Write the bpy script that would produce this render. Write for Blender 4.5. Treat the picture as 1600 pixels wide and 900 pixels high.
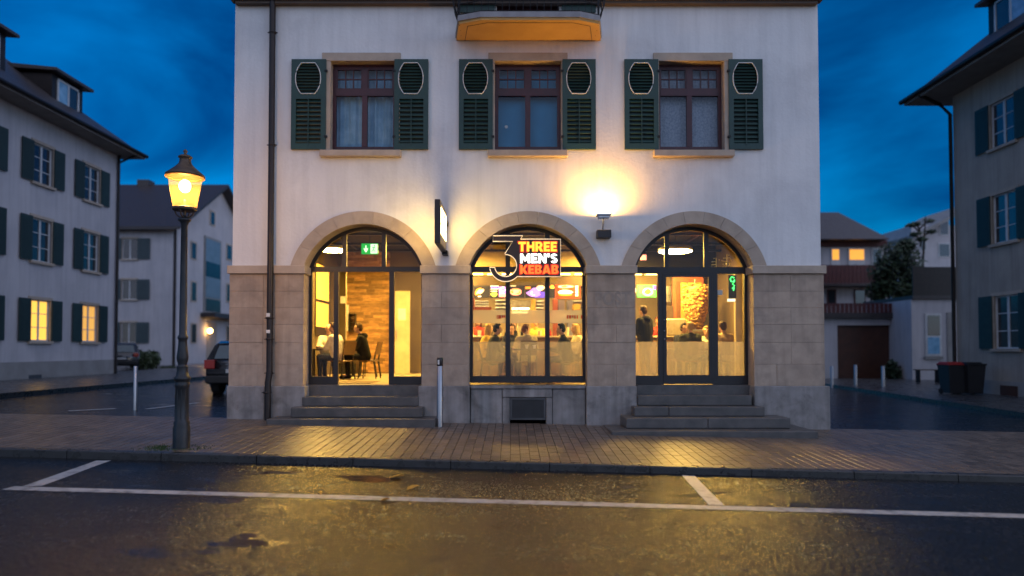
import bpy, bmesh, math, random
from mathutils import Vector, Matrix
random.seed(7)
rad = math.radians
scene = bpy.context.scene
for o in list(bpy.data.objects):
    bpy.data.objects.remove(o, do_unlink=True)
COL = scene.collection

# ------------------------------------------------------------------ camera
CAMZ, FPX, PITCH, SHIFT = 1.5, 1050.0, rad(1.6), 0.041
cam_d = bpy.data.cameras.new('camera')
cam = bpy.data.objects.new('camera', cam_d)
COL.objects.link(cam)
cam.location = (0, 0, CAMZ)
cam.rotation_euler = (rad(90) + PITCH, 0, 0)
cam_d.sensor_width = 36
cam_d.lens = 36 * FPX / 1600
cam_d.shift_y = SHIFT
cam_d.clip_start = 0.1
cam_d.clip_end = 2000
cam_d.dof.use_dof = True
cam_d.dof.focus_distance = 11.8
cam_d.dof.aperture_fstop = 0.42
scene.camera = cam

# ------------------------------------------------------------------ sky, sun, exposure
world = bpy.data.worlds.new('World')
scene.world = world
world.use_nodes = True
wn = world.node_tree.nodes
wl = world.node_tree.links
wn.clear()
w_out = wn.new('ShaderNodeOutputWorld')
w_bg = wn.new('ShaderNodeBackground')
sky = wn.new('ShaderNodeTexSky')
sky.sky_type = 'NISHITA'
sky.sun_disc = False
sky.sun_elevation = rad(4.6)
sky.sun_rotation = rad(105)
sky.ozone_density = 7.0
sky.air_density = 1.0
sky.dust_density = 0.6
sky.altitude = 400
w_tc = wn.new('ShaderNodeTexCoord')
w_map = wn.new('ShaderNodeMapping')
w_map.inputs['Scale'].default_value = (1.0, 1.0, 2.6)
w_noise = wn.new('ShaderNodeTexNoise')
w_noise.inputs['Scale'].default_value = 1.9
w_noise.inputs['Detail'].default_value = 6
w_noise.inputs['Roughness'].default_value = 0.52
w_noise.inputs['Distortion'].default_value = 0.5
w_ramp = wn.new('ShaderNodeValToRGB')
w_ramp.color_ramp.elements[0].position = 0.37
w_ramp.color_ramp.elements[0].color = (0.30, 0.36, 0.50, 1)
w_ramp.color_ramp.elements[1].position = 0.63
w_ramp.color_ramp.elements[1].color = (2.5, 1.85, 1.5, 1)
w_mul = wn.new('ShaderNodeMixRGB')
w_mul.blend_type = 'MULTIPLY'
w_mul.inputs[0].default_value = 1.0
w_hsv = wn.new('ShaderNodeHueSaturation')
w_hsv.inputs['Saturation'].default_value = 1.07
wl.new(w_tc.outputs['Generated'], w_map.inputs['Vector'])
wl.new(w_map.outputs[0], w_noise.inputs['Vector'])
wl.new(w_noise.outputs['Fac'], w_ramp.inputs[0])
wl.new(sky.outputs[0], w_hsv.inputs['Color'])
wl.new(w_hsv.outputs[0], w_mul.inputs[1])
wl.new(w_ramp.outputs[0], w_mul.inputs[2])
wl.new(w_mul.outputs[0], w_bg.inputs['Color'])
wl.new(w_bg.outputs[0], w_out.inputs['Surface'])
w_bg.inputs['Strength'].default_value = 0.15

sun_d = bpy.data.lights.new('sun', 'SUN')
sun_d.energy = 1.35
sun_d.angle = rad(165)
sun_d.color = (0.86, 0.87, 1.0)
sun = bpy.data.objects.new('sun', sun_d)
COL.objects.link(sun)
sun.location = (12, -20, 16)
sun.rotation_euler = (rad(64), 0, rad(38))

vs = scene.view_settings
vs.view_transform = 'Standard'
vs.look = 'None'
vs.exposure = 0.45
vs.gamma = 1.0
scene.render.engine = 'CYCLES'
scene.cycles.use_denoising = True
scene.cycles.max_bounces = 8
scene.cycles.transparent_max_bounces = 16
scene.cycles.caustics_reflective = False
scene.cycles.caustics_refractive = False
scene.cycles.sample_clamp_indirect = 4.0

# ------------------------------------------------------------------ measuring helpers
CP, SP = math.cos(PITCH), math.sin(PITCH)
CY = 450 + SHIFT * 1600
def F(px, py, Y=13.7):
    """world (X, Z) where the photograph's point lies on the upright plane at distance Y"""
    t = (CY - py) / FPX
    z = Y * (t * CP + SP) / (CP - t * SP)
    w = Y * CP + z * SP
    return (px - 800) * w / FPX, z + CAMZ
def FX(px, Y=13.7, py=500): return F(px, py, Y)[0]
def FZ(py, Y=13.7): return F(800, py, Y)[1]
def S(px, py, X):
    """world (Y, Z) on an upright plane at constant X"""
    w = FPX * X / (px - 800)
    v = (CY - py) / FPX * w
    return w * CP - v * SP, w * SP + v * CP + CAMZ

# ------------------------------------------------------------------ materials
MATS = {}
def new_mat(name):
    m = bpy.data.materials.new(name)
    m.use_nodes = True
    MATS[name] = m
    nt = m.node_tree
    return m, nt, nt.nodes, nt.links, nt.nodes['Principled BSDF']
def ramp(nodes, c0, c1, p0=0.35, p1=0.65):
    r = nodes.new('ShaderNodeValToRGB')
    r.color_ramp.elements[0].position = p0
    r.color_ramp.elements[1].position = p1
    r.color_ramp.elements[0].color = (*c0, 1) if len(c0) == 3 else c0
    r.color_ramp.elements[1].color = (*c1, 1) if len(c1) == 3 else c1
    return r
def noise(nodes, scale, detail=5, rough=0.55, dist=0.0):
    n = nodes.new('ShaderNodeTexNoise')
    n.inputs['Scale'].default_value = scale
    n.inputs['Detail'].default_value = detail
    n.inputs['Roughness'].default_value = rough
    n.inputs['Distortion'].default_value = dist
    return n
def pmat(name, c0, c1=None, scale=4, rough=0.7, rough2=None, bump=0.0, bscale=60, metal=0.0, stain=None,
         stain_scale=1.2, stain_amt=0.5, vary=None, coat=0.0, stretch=None, spec=0.5, streak=0.0):
    """procedural principled: two tones, optional stains, grain bump and per piece variation"""
    m, nt, N, L, b = new_mat(name)
    geo = N.new('ShaderNodeNewGeometry')
    vec = geo.outputs['Position']
    if stretch:
        mp = N.new('ShaderNodeMapping')
        mp.inputs['Scale'].default_value = stretch
        L.new(vec, mp.inputs['Vector'])
        vec = mp.outputs[0]
    n1 = noise(N, scale)
    L.new(vec, n1.inputs['Vector'])
    r1 = ramp(N, c0, c1 or tuple(x * 0.8 for x in c0))
    L.new(n1.outputs['Fac'], r1.inputs[0])
    col = r1.outputs[0]
    if stain:
        n2 = noise(N, stain_scale, 7, 0.62, 0.4)
        L.new(geo.outputs['Position'], n2.inputs['Vector'])
        r2 = ramp(N, (0, 0, 0), (1, 1, 1), 0.5, 0.72)
        L.new(n2.outputs['Fac'], r2.inputs[0])
        mu = N.new('ShaderNodeMath'); mu.operation = 'MULTIPLY'; mu.inputs[1].default_value = stain_amt
        L.new(r2.outputs[0], mu.inputs[0])
        mx = N.new('ShaderNodeMixRGB')
        L.new(mu.outputs[0], mx.inputs[0]); L.new(col, mx.inputs[1]); mx.inputs[2].default_value = (*stain, 1)
        col = mx.outputs[0]
    if streak:
        ms = N.new('ShaderNodeMapping'); ms.inputs['Scale'].default_value = (5.0, 5.0, 0.35)
        L.new(geo.outputs['Position'], ms.inputs['Vector'])
        n4 = noise(N, 1.0, 6, 0.6); L.new(ms.outputs[0], n4.inputs['Vector'])
        r4 = ramp(N, (1 - streak,) * 3, (1, 1, 1), 0.30, 0.56); L.new(n4.outputs['Fac'], r4.inputs[0])
        m4 = N.new('ShaderNodeMixRGB'); m4.blend_type = 'MULTIPLY'; m4.inputs[0].default_value = 1
        L.new(col, m4.inputs[1]); L.new(r4.outputs[0], m4.inputs[2]); col = m4.outputs[0]
    if vary:
        if vary[0] == 'object':
            src = N.new('ShaderNodeObjectInfo').outputs['Random']
        else:
            src = geo.outputs['Random Per Island']
        mr = N.new('ShaderNodeMapRange')
        mr.inputs['To Min'].default_value = 1 - vary[1]; mr.inputs['To Max'].default_value = 1 + vary[1]
        L.new(src, mr.inputs['Value'])
        hs = N.new('ShaderNodeHueSaturation')
        L.new(mr.outputs[0], hs.inputs['Value']); L.new(col, hs.inputs['Color'])
        col = hs.outputs[0]
    L.new(col, b.inputs['Base Color'])
    if rough2 is not None:
        mr = N.new('ShaderNodeMapRange')
        mr.inputs['From Min'].default_value = 0.35; mr.inputs['From Max'].default_value = 0.65
        mr.inputs['To Min'].default_value = rough; mr.inputs['To Max'].default_value = rough2
        L.new(n1.outputs['Fac'], mr.inputs['Value']); L.new(mr.outputs[0], b.inputs['Roughness'])
    else:
        b.inputs['Roughness'].default_value = rough
    b.inputs['Metallic'].default_value = metal
    b.inputs['Specular IOR Level'].default_value = spec
    if coat: b.inputs['Coat Weight'].default_value = coat
    if bump:
        n3 = noise(N, bscale, 4, 0.6)
        L.new(geo.outputs['Position'], n3.inputs['Vector'])
        bp = N.new('ShaderNodeBump')
        bp.inputs['Strength'].default_value = bump; bp.inputs['Distance'].default_value = 0.01
        L.new(n3.outputs['Fac'], bp.inputs['Height']); L.new(bp.outputs[0], b.inputs['Normal'])
    return m
def emat(name, col, strength, base=None):
    m, nt, N, L, b = new_mat(name)
    b.inputs['Base Color'].default_value = (*(base or col), 1)
    b.inputs['Roughness'].default_value = 0.4
    b.inputs['Emission Color'].default_value = (*col, 1)
    b.inputs['Emission Strength'].default_value = strength
    return m
def glass_mat(name, refl=0.10, tint=(1, 1, 1), ior=1.5):
    m, nt, N, L, b = new_mat(name)
    N.remove(b)
    out = N['Material Output']
    tr = N.new('ShaderNodeBsdfTransparent'); tr.inputs[0].default_value = (*tint, 1)
    gl = N.new('ShaderNodeBsdfGlossy'); gl.inputs['Roughness'].default_value = 0.02
    fr = N.new('ShaderNodeFresnel'); fr.inputs[0].default_value = ior
    ad = N.new('ShaderNodeMath'); ad.operation = 'ADD'; ad.inputs[1].default_value = refl; ad.use_clamp = True
    mx = N.new('ShaderNodeMixShader')
    L.new(fr.outputs[0], ad.inputs[0]); L.new(ad.outputs[0], mx.inputs[0])
    L.new(tr.outputs[0], mx.inputs[1]); L.new(gl.outputs[0], mx.inputs[2]); L.new(mx.outputs[0], out.inputs['Surface'])
    return m
def frost_mat(name, col, rough=0.35, milky=0.35):
    m, nt, N, L, b = new_mat(name)
    N.remove(b)
    out = N['Material Output']
    rf = N.new('ShaderNodeBsdfRefraction'); rf.inputs['Roughness'].default_value = rough; rf.inputs['IOR'].default_value = 1.3
    rf.inputs['Color'].default_value = (*col, 1)
    tl = N.new('ShaderNodeBsdfTranslucent'); tl.inputs[0].default_value = (*col, 1)
    df = N.new('ShaderNodeBsdfDiffuse'); df.inputs[0].default_value = (*col, 1)
    m1 = N.new('ShaderNodeMixShader'); m1.inputs[0].default_value = 0.5
    L.new(tl.outputs[0], m1.inputs[1]); L.new(df.outputs[0], m1.inputs[2])
    m2 = N.new('ShaderNodeMixShader'); m2.inputs[0].default_value = milky
    L.new(rf.outputs[0], m2.inputs[1]); L.new(m1.outputs[0], m2.inputs[2])
    tp_ = N.new('ShaderNodeBsdfTransparent'); m3 = N.new('ShaderNodeMixShader'); m3.inputs[0].default_value = 0.25
    L.new(m2.outputs[0], m3.inputs[1]); L.new(tp_.outputs[0], m3.inputs[2]); L.new(m3.outputs[0], out.inputs['Surface'])
    return m

pmat('plaster', (0.78, 0.77, 0.76), (0.71, 0.70, 0.70), 0.9, 0.85, bump=0.6, bscale=16, stain=(0.46, 0.45, 0.45), stain_scale=0.7, stain_amt=0.40, streak=0.11)
pmat('sandstone', (0.47, 0.365, 0.28), (0.39, 0.30, 0.23), 5, 0.8, bump=0.4, bscale=90, stain=(0.15, 0.13, 0.115), stain_scale=2.3, stain_amt=0.40, streak=0.22, vary=('object', 0.07))
pmat('sandstone_trim', (0.48, 0.39, 0.31), (0.41, 0.33, 0.26), 4, 0.8, bump=0.3, bscale=90, stain=(0.2, 0.17, 0.14), stain_scale=1.7, stain_amt=0.4, vary=('object', 0.06))
pmat('plinth_stone', (0.33, 0.31, 0.30), (0.24, 0.225, 0.215), 3.5, 0.75, bump=0.5, bscale=70, stain=(0.07, 0.065, 0.062), stain_scale=1.9, stain_amt=0.75, streak=0.4, vary=('object', 0.10))
pmat('step_stone', (0.115, 0.105, 0.10), (0.07, 0.066, 0.064), 4, 0.5, 0.28, bump=0.4, bscale=70, stain=(0.045, 0.045, 0.047), stain_scale=2.4, stain_amt=0.6, vary=('object', 0.10))
pmat('kerb_stone', (0.040, 0.038, 0.038), (0.02, 0.019, 0.019), 6, 0.40, 0.22, bump=0.4, bscale=80, vary=('object', 0.12))
pmat('brick_paver', (0.150, 0.112, 0.086), (0.105, 0.081, 0.065), 7, 0.46, 0.30, bump=0.3, bscale=40, vary=('object', 0.24))
pmat('brick_paver_mass', (0.150, 0.112, 0.086), (0.105, 0.081, 0.065), 7, 0.46, 0.30, bump=0.3, bscale=40, vary=('island', 0.24))
pmat('joint_sand', (0.035, 0.03, 0.028), None, 20, 0.7)
pmat('side_pavement', (0.07, 0.068, 0.07), (0.045, 0.045, 0.047), 3, 0.42, 0.2, bump=0.5, bscale=40)
pmat('shutter_green', (0.012, 0.050, 0.042), (0.008, 0.038, 0.033), 5, 0.45, bump=0.15, bscale=90, vary=('object', 0.12))
pmat('gap_shade', (0.010, 0.018, 0.018), None, 5, 0.7)  # near black that stands for shade behind openings
pmat('white_trim', (0.72, 0.72, 0.70), None, 8, 0.6)
pmat('maroon_wood', (0.060, 0.010, 0.016), (0.042, 0.008, 0.012), 7, 0.4, bump=0.15, bscale=70)
pmat('frame_black', (0.020, 0.016, 0.018), (0.014, 0.012, 0.014), 5, 0.42)
pmat('pipe_brown', (0.026, 0.017, 0.015), (0.016, 0.012, 0.011), 6, 0.42, metal=0.3)
pmat('iron_black', (0.012, 0.012, 0.014), None, 6, 0.5, metal=0.4)
pmat('cornice_brown', (0.10, 0.075, 0.06), None, 4, 0.7)
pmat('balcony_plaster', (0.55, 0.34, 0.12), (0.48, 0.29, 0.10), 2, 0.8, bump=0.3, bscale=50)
pmat('balcony_stone', (0.33, 0.32, 0.33), (0.26, 0.25, 0.26), 5, 0.75, bump=0.3, bscale=70)
pmat('curtain_sky_tint', (0.26, 0.50, 0.70), (0.13, 0.32, 0.50), 3, 0.9)  # blue of the sky on the panes put into the curtain colour
pmat('lace_sky_tint', (0.36, 0.43, 0.53), (0.22, 0.28, 0.37), 24, 0.9, bump=0.4, bscale=60)  # lace also tinted with the sky's blue
pmat('blind_blue', (0.025, 0.25, 0.46), (0.02, 0.20, 0.38), 1.5, 0.8)
pmat('room_dark', (0.06, 0.06, 0.07), None, 2, 0.9)
glass_mat('window_glass', 0.0, ior=1.35)
glass_mat('shop_glass', 0.0, ior=1.28)
frost_mat('frosted_film', (0.97, 0.94, 0.92), 0.11, 0.28)
frost_mat('band_film', (0.95, 0.93, 0.90), 0.06, 0.42)
pmat('grille_grey', (0.10, 0.10, 0.105), None, 6, 0.5, metal=0.5)
pmat('steel', (0.42, 0.42, 0.44), (0.34, 0.34, 0.36), 20, 0.32, metal=0.9, stretch=(1, 1, 0.1))
pmat('lamp_iron', (0.034, 0.036, 0.040), (0.022, 0.024, 0.028), 9, 0.42, bump=0.2, bscale=60, metal=0.3)
pmat('lamp_copper', (0.13, 0.085, 0.055), (0.08, 0.055, 0.04), 8, 0.45, metal=0.5)
pmat('road_paint', (0.50, 0.49, 0.48), (0.36, 0.355, 0.35), 14, 0.5, 0.3, bump=0.5, bscale=110, stain=(0.07, 0.07, 0.07), stain_scale=7, stain_amt=0.95)
# interior
pmat('floor_tile', (0.42, 0.34, 0.23), (0.34, 0.27, 0.18), 3, 0.35)
pmat('ceiling_dark', (0.016, 0.014, 0.013), None, 3, 0.8)
pmat('wall_cream', (0.55, 0.42, 0.22), (0.47, 0.35, 0.17), 2, 0.8)
pmat('wall_umber', (0.105, 0.075, 0.045), (0.08, 0.055, 0.035), 2, 0.8)
pmat('wood_strip', (0.40, 0.22, 0.085), (0.22, 0.11, 0.04), 5, 0.55, vary=('object', 0.5), stretch=(1, 1, 6))
pmat('chair_wood', (0.10, 0.045, 0.016), (0.07, 0.03, 0.012), 6, 0.45, stretch=(6, 6, 1))
pmat('table_dark', (0.060, 0.038, 0.026), (0.045, 0.03, 0.02), 6, 0.4)
pmat('metal_dark', (0.025, 0.022, 0.022), None, 6, 0.4, metal=0.4)
pmat('steel_warm', (0.46, 0.40, 0.29), (0.32, 0.27, 0.19), 8, 0.35, metal=0.5)
pmat('counter_front', (0.15, 0.085, 0.04), (0.10, 0.055, 0.025), 4, 0.5)
pmat('door_cream', (0.50, 0.42, 0.26), None, 3, 0.5)
pmat('yellow_box', (0.70, 0.40, 0.05), None, 4, 0.6)
pmat('red_tile', (0.33, 0.07, 0.03), (0.22, 0.05, 0.02), 9, 0.5)
pmat('paper', (0.78, 0.77, 0.74), None, 5, 0.8)
pmat('crockery', (0.78, 0.76, 0.72), None, 5, 0.3)
pmat('meat', (0.50, 0.27, 0.06), (0.16, 0.06, 0.015), 22, 0.6, bump=0.8, bscale=35)
pmat('meat_slice', (0.62, 0.38, 0.09), (0.40, 0.19, 0.04), 30, 0.55, vary=('island', 0.55))
pmat('skin', (0.52, 0.30, 0.20), (0.47, 0.26, 0.17), 9, 0.55)
pmat('eye_dark', (0.02, 0.015, 0.012), None, 5, 0.3)
for nm, c in {'hair_black': (0.014, 0.010, 0.008), 'hair_brown': (0.055, 0.028, 0.014), 'hair_auburn': (0.16, 0.045, 0.016), 'hair_blond': (0.42, 0.29, 0.12), 'hair_grey': (0.25, 0.22, 0.19)}.items():
    pmat(nm, c, tuple(x * 0.55 for x in c), 60, 0.6, bump=0.6, bscale=90, spec=0.15)
for nm, c in {'cloth_black': (0.014, 0.014, 0.016), 'cloth_olive': (0.045, 0.048, 0.028), 'cloth_white': (0.66, 0.62, 0.55), 'cloth_cream': (0.62, 0.56, 0.42), 'cloth_tan': (0.42, 0.31, 0.18),
              'cloth_navy': (0.022, 0.025, 0.045), 'cloth_yellow': (0.60, 0.42, 0.08), 'cloth_red': (0.34, 0.04, 0.03), 'cloth_denim': (0.035, 0.04, 0.06), 'shoe': (0.02, 0.016, 0.014)}.items():
    pmat(nm, c, tuple(x * 0.7 for x in c), 14, 0.85, bump=0.5, bscale=40, spec=0.08)
# background
pmat('house_lilac', (0.55, 0.52, 0.53), (0.48, 0.46, 0.48), 0.8, 0.9, bump=0.4, bscale=20, stain=(0.4, 0.38, 0.38), stain_scale=0.5, stain_amt=0.4, streak=0.15)
pmat('house_cream', (0.42, 0.36, 0.30), (0.36, 0.31, 0.26), 0.9, 0.9, bump=0.6, bscale=14, stain=(0.27, 0.24, 0.21), stain_scale=0.5, stain_amt=0.5, streak=0.2)
pmat('house_plinth', (0.30, 0.29, 0.28), (0.24, 0.23, 0.22), 1.5, 0.85, bump=0.3, bscale=30)
pmat('roof_tile', (0.055, 0.042, 0.040), (0.035, 0.028, 0.028), 6, 0.55, 0.4, bump=0.8, bscale=9)
pmat('soffit', (0.30, 0.27, 0.24), None, 2, 0.8)
pmat('white_frame', (0.62, 0.62, 0.62), None, 5, 0.5)
pmat('far_shutter', (0.018, 0.040, 0.036), (0.012, 0.03, 0.028), 5, 0.55, vary=('object', 0.2))
pmat('far_shutter_blue', (0.055, 0.085, 0.095), None, 5, 0.6)
pmat('dark_pane', (0.020, 0.024, 0.030), (0.035, 0.04, 0.048), 1.2, 0.06, spec=0.9)
pmat('balcony_maroon', (0.10, 0.022, 0.020), (0.07, 0.016, 0.015), 6, 0.6)
pmat('garage_brown', (0.085, 0.032, 0.018), (0.06, 0.024, 0.014), 3, 0.5)
pmat('bark', (0.05, 0.038, 0.03), (0.03, 0.023, 0.018), 12, 0.9, bump=0.8, bscale=30)
pmat('leaf_dark', (0.030, 0.055, 0.022), (0.018, 0.036, 0.014), 6, 0.6, vary=('island', 0.5))
pmat('leaf_hedge', (0.050, 0.075, 0.022), (0.03, 0.05, 0.015), 6, 0.6, vary=('island', 0.5))
pmat('moss', (0.05, 0.085, 0.02), (0.03, 0.06, 0.015), 12, 0.9, vary=('island', 0.4))
pmat('car_paint', (0.016, 0.017, 0.020), None, 5, 0.25, coat=0.8)
pmat('car_plastic', (0.012, 0.012, 0.013), None, 5, 0.6)
pmat('tyre', (0.012, 0.012, 0.012), None, 20, 0.85)
pmat('car_glass', (0.03, 0.075, 0.095), None, 3, 0.05, spec=0.9)
pmat('tail_red', (0.40, 0.012, 0.010), None, 5, 0.2)
pmat('plate_white', (0.62, 0.62, 0.60), None, 5, 0.5)
pmat('bin_black', (0.016, 0.017, 0.020), None, 6, 0.5)
pmat('bin_red', (0.42, 0.035, 0.035), None, 6, 0.5)
WARM = (1.0, 0.60, 0.18)
emat('pendant_glow', (1.0, 0.60, 0.12), 270)
emat('strip_glow', (1.0, 0.62, 0.2), 14)
emat('kitchen_fill', (1.0, 0.70, 0.24), 110)  # glow of the added kitchen fill lamps
emat('kitchen_glow', (1.0, 0.72, 0.28), 3.0)
emat('lantern_bulb', (1.0, 0.62, 0.22), 60)
emat('flood_glow', (1.0, 0.66, 0.28), 45)
emat('letter_yellow', (1.0, 0.50, 0.035), 1.15, (0.8, 0.4, 0.03))
emat('letter_white', (1.0, 0.95, 0.85), 1.6)
emat('letter_orange', (1.0, 0.16, 0.02), 1.0, (0.8, 0.15, 0.02))
emat('letter_halo', (0.50, 0.008, 0.002), 0.9, (0.3, 0.01, 0.01))
emat('sign_rim', (1.0, 0.72, 0.42), 0.55, (0.8, 0.7, 0.55))
pmat('sign_board', (0.030, 0.018, 0.018), None, 5, 0.5)
pmat('sign_gold', (0.42, 0.34, 0.22), None, 5, 0.5)
emat('sign_lit', (1.0, 0.64, 0.18), 18)
emat('exit_green', (0.01, 0.42, 0.06), 0.75)
emat('exit_white', (0.85, 1.0, 0.8), 0.9)
emat('screen_dark', (0.03, 0.022, 0.03), 0.3, (0.02, 0.02, 0.025))
emat('screen_red', (1.0, 0.045, 0.01), 0.8)
emat('screen_blue', (0.10, 0.06, 0.75), 0.8)
emat('screen_violet', (0.45, 0.22, 1.0), 0.9)
emat('screen_green', (0.03, 0.75, 0.10), 0.9)
emat('screen_cream', (1.0, 0.80, 0.50), 1.0)
emat('screen_white', (1.0, 0.95, 0.9), 1.0)
emat('screen_pink', (1.0, 0.42, 0.36), 0.9)
emat('screen_lime', (0.75, 0.85, 0.10), 0.9)
emat('screen_orange', (1.0, 0.28, 0.03), 0.9)
emat('neon_green', (0.08, 1.0, 0.18), 2.2)
emat('grill_glow', (1.0, 0.20, 0.02), 0.9)
emat('lit_curtain', (1.0, 0.55, 0.08), 0.95)
emat('lit_curtain_dim', (1.0, 0.50, 0.10), 0.55)
emat('far_lamp', (1.0, 0.55, 0.16), 20)
emat('window_orange', (1.0, 0.42, 0.05), 0.75)
pmat('gold_line', (0.62, 0.46, 0.18), None, 5, 0.5)

# lantern glass: seeded, warm, partly scattering
m, nt, N, L, b = new_mat('lantern_glass'); N.remove(b)
tr = N.new('ShaderNodeBsdfTransparent'); tr.inputs[0].default_value = (1, 0.88, 0.66, 1)
tl = N.new('ShaderNodeBsdfTranslucent'); tl.inputs[0].default_value = (1, 0.66, 0.30, 1)
mx = N.new('ShaderNodeMixShader'); mx.inputs[0].default_value = 0.055
L.new(tr.outputs[0], mx.inputs[1]); L.new(tl.outputs[0], mx.inputs[2]); L.new(mx.outputs[0], N['Material Output'].inputs['Surface'])

# wet asphalt
m, nt, N, L, b = new_mat('wet_asphalt')
geo = N.new('ShaderNodeNewGeometry')
nW = noise(N, 0.55, 6, 0.6, 0.6); nW2 = noise(N, 2.2, 5, 0.6, 0.3)
nG = noise(N, 26, 4, 0.8); nV = N.new('ShaderNodeTexVoronoi'); nV.inputs['Scale'].default_value = 34
mp = N.new('ShaderNodeMapping'); mp.inputs['Scale'].default_value = (0.55, 1.25, 1.0)
L.new(geo.outputs['Position'], mp.inputs['Vector'])
for n_ in (nW, nW2): L.new(mp.outputs[0], n_.inputs['Vector'])
mp2 = N.new('ShaderNodeMapping'); mp2.inputs['Scale'].default_value = (1.0, 0.42, 1.0); L.new(geo.outputs['Position'], mp2.inputs['Vector'])
for n_ in (nG, nV): L.new(mp2.outputs[0], n_.inputs['Vector'])
wet = N.new('ShaderNodeMath'); wet.operation = 'MULTIPLY_ADD'; wet.inputs[1].default_value = 0.45
L.new(nW2.outputs['Fac'], wet.inputs[0]); 
w2 = N.new('ShaderNodeMath'); w2.operation = 'MULTIPLY'; w2.inputs[1].default_value = 0.62
L.new(nW.outputs['Fac'], w2.inputs[0]); L.new(w2.outputs[0], wet.inputs[2])
pud = ramp(N, (0, 0, 0), (0.92, 0.92, 0.92), 0.60, 0.67)
wsum = wet.outputs[0]
for (cx_, cy_, a_x, a_y, amt) in ((-1.85, 9.05, 0.75, 0.30, 0.13), (-3.7, 9.35, 1.1, 0.30, 0.11), (0.35, 8.45, 0.45, 0.22, 0.10), (1.3, 8.8, 0.6, 0.2, 0.09)  ):   # hollows where water stands
    sub = N.new('ShaderNodeVectorMath'); sub.operation = 'SUBTRACT'; sub.inputs[1].default_value = (cx_, cy_, 0); L.new(geo.outputs['Position'], sub.inputs[0])
    scl = N.new('ShaderNodeVectorMath'); scl.operation = 'MULTIPLY'; scl.inputs[1].default_value = (1 / a_x, 1 / a_y, 0); L.new(sub.outputs[0], scl.inputs[0])
    ln_ = N.new('ShaderNodeVectorMath'); ln_.operation = 'LENGTH'; L.new(scl.outputs[0], ln_.inputs[0])
    mr_ = N.new('ShaderNodeMapRange'); mr_.inputs['From Min'].default_value = 0.3; mr_.inputs['From Max'].default_value = 1.2; mr_.inputs['To Min'].default_value = amt; mr_.inputs['To Max'].default_value = 0
    L.new(ln_.outputs['Value'], mr_.inputs['Value'])
    ad_ = N.new('ShaderNodeMath'); L.new(wsum, ad_.inputs[0]); L.new(mr_.outputs[0], ad_.inputs[1]); wsum = ad_.outputs[0]
L.new(wsum, pud.inputs[0])     # standing water
dmp = ramp(N, (0, 0, 0), (1, 1, 1), 0.40, 0.60); L.new(wet.outputs[0], dmp.inputs[0])     # damp film
cr = ramp(N, (0.006, 0.006, 0.007), (0.040, 0.039, 0.041), 0.44, 0.72); L.new(nG.outputs['Fac'], cr.inputs[0])
cm = N.new('ShaderNodeMixRGB'); cm.blend_type = 'MULTIPLY'; L.new(dmp.outputs[0], cm.inputs[0]); L.new(cr.outputs[0], cm.inputs[1]); cm.inputs[2].default_value = (0.6, 0.6, 0.62, 1)
L.new(cm.outputs[0], b.inputs['Base Color'])
rr = N.new('ShaderNodeMapRange'); rr.inputs['To Min'].default_value = 0.19; rr.inputs['To Max'].default_value = 0.11
L.new(dmp.outputs[0], rr.inputs['Value'])
rm = N.new('ShaderNodeMix'); rm.data_type = 'FLOAT'
L.new(pud.outputs[0], rm.inputs[0]); L.new(rr.outputs[0], rm.inputs[2]); rm.inputs[3].default_value = 0.07
gr2 = N.new('ShaderNodeMapRange'); gr2.inputs['From Min'].default_value = 0.35; gr2.inputs['From Max'].default_value = 0.65; gr2.inputs['To Min'].default_value = 0.4; gr2.inputs['To Max'].default_value = 2.1
L.new(nG.outputs['Fac'], gr2.inputs['Value'])
rmul = N.new('ShaderNodeMath'); rmul.operation = 'MULTIPLY'; L.new(rm.outputs[0], rmul.inputs[0]); L.new(gr2.outputs[0], rmul.inputs[1])
L.new(rmul.outputs[0], b.inputs['Roughness'])
b.inputs['Specular IOR Level'].default_value = 0.27
hs_ = N.new('ShaderNodeMath'); hs_.operation = 'SUBTRACT'; L.new(nG.outputs['Fac'], hs_.inputs[0]); L.new(nV.outputs['Distance'], hs_.inputs[1])
iv = N.new('ShaderNodeMath'); iv.operation = 'SUBTRACT'; iv.inputs[0].default_value = 1.0; L.new(pud.outputs[0], iv.inputs[1])
bs = N.new('ShaderNodeMath'); bs.operation = 'MULTIPLY'; bs.inputs[1].default_value = 1.0; L.new(iv.outputs[0], bs.inputs[0])
bp = N.new('ShaderNodeBump'); bp.inputs['Distance'].default_value = 0.0115
L.new(hs_.outputs[0], bp.inputs['Height']); L.new(bs.outputs[0], bp.inputs['Strength']); L.new(bp.outputs[0], b.inputs['Normal'])

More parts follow.
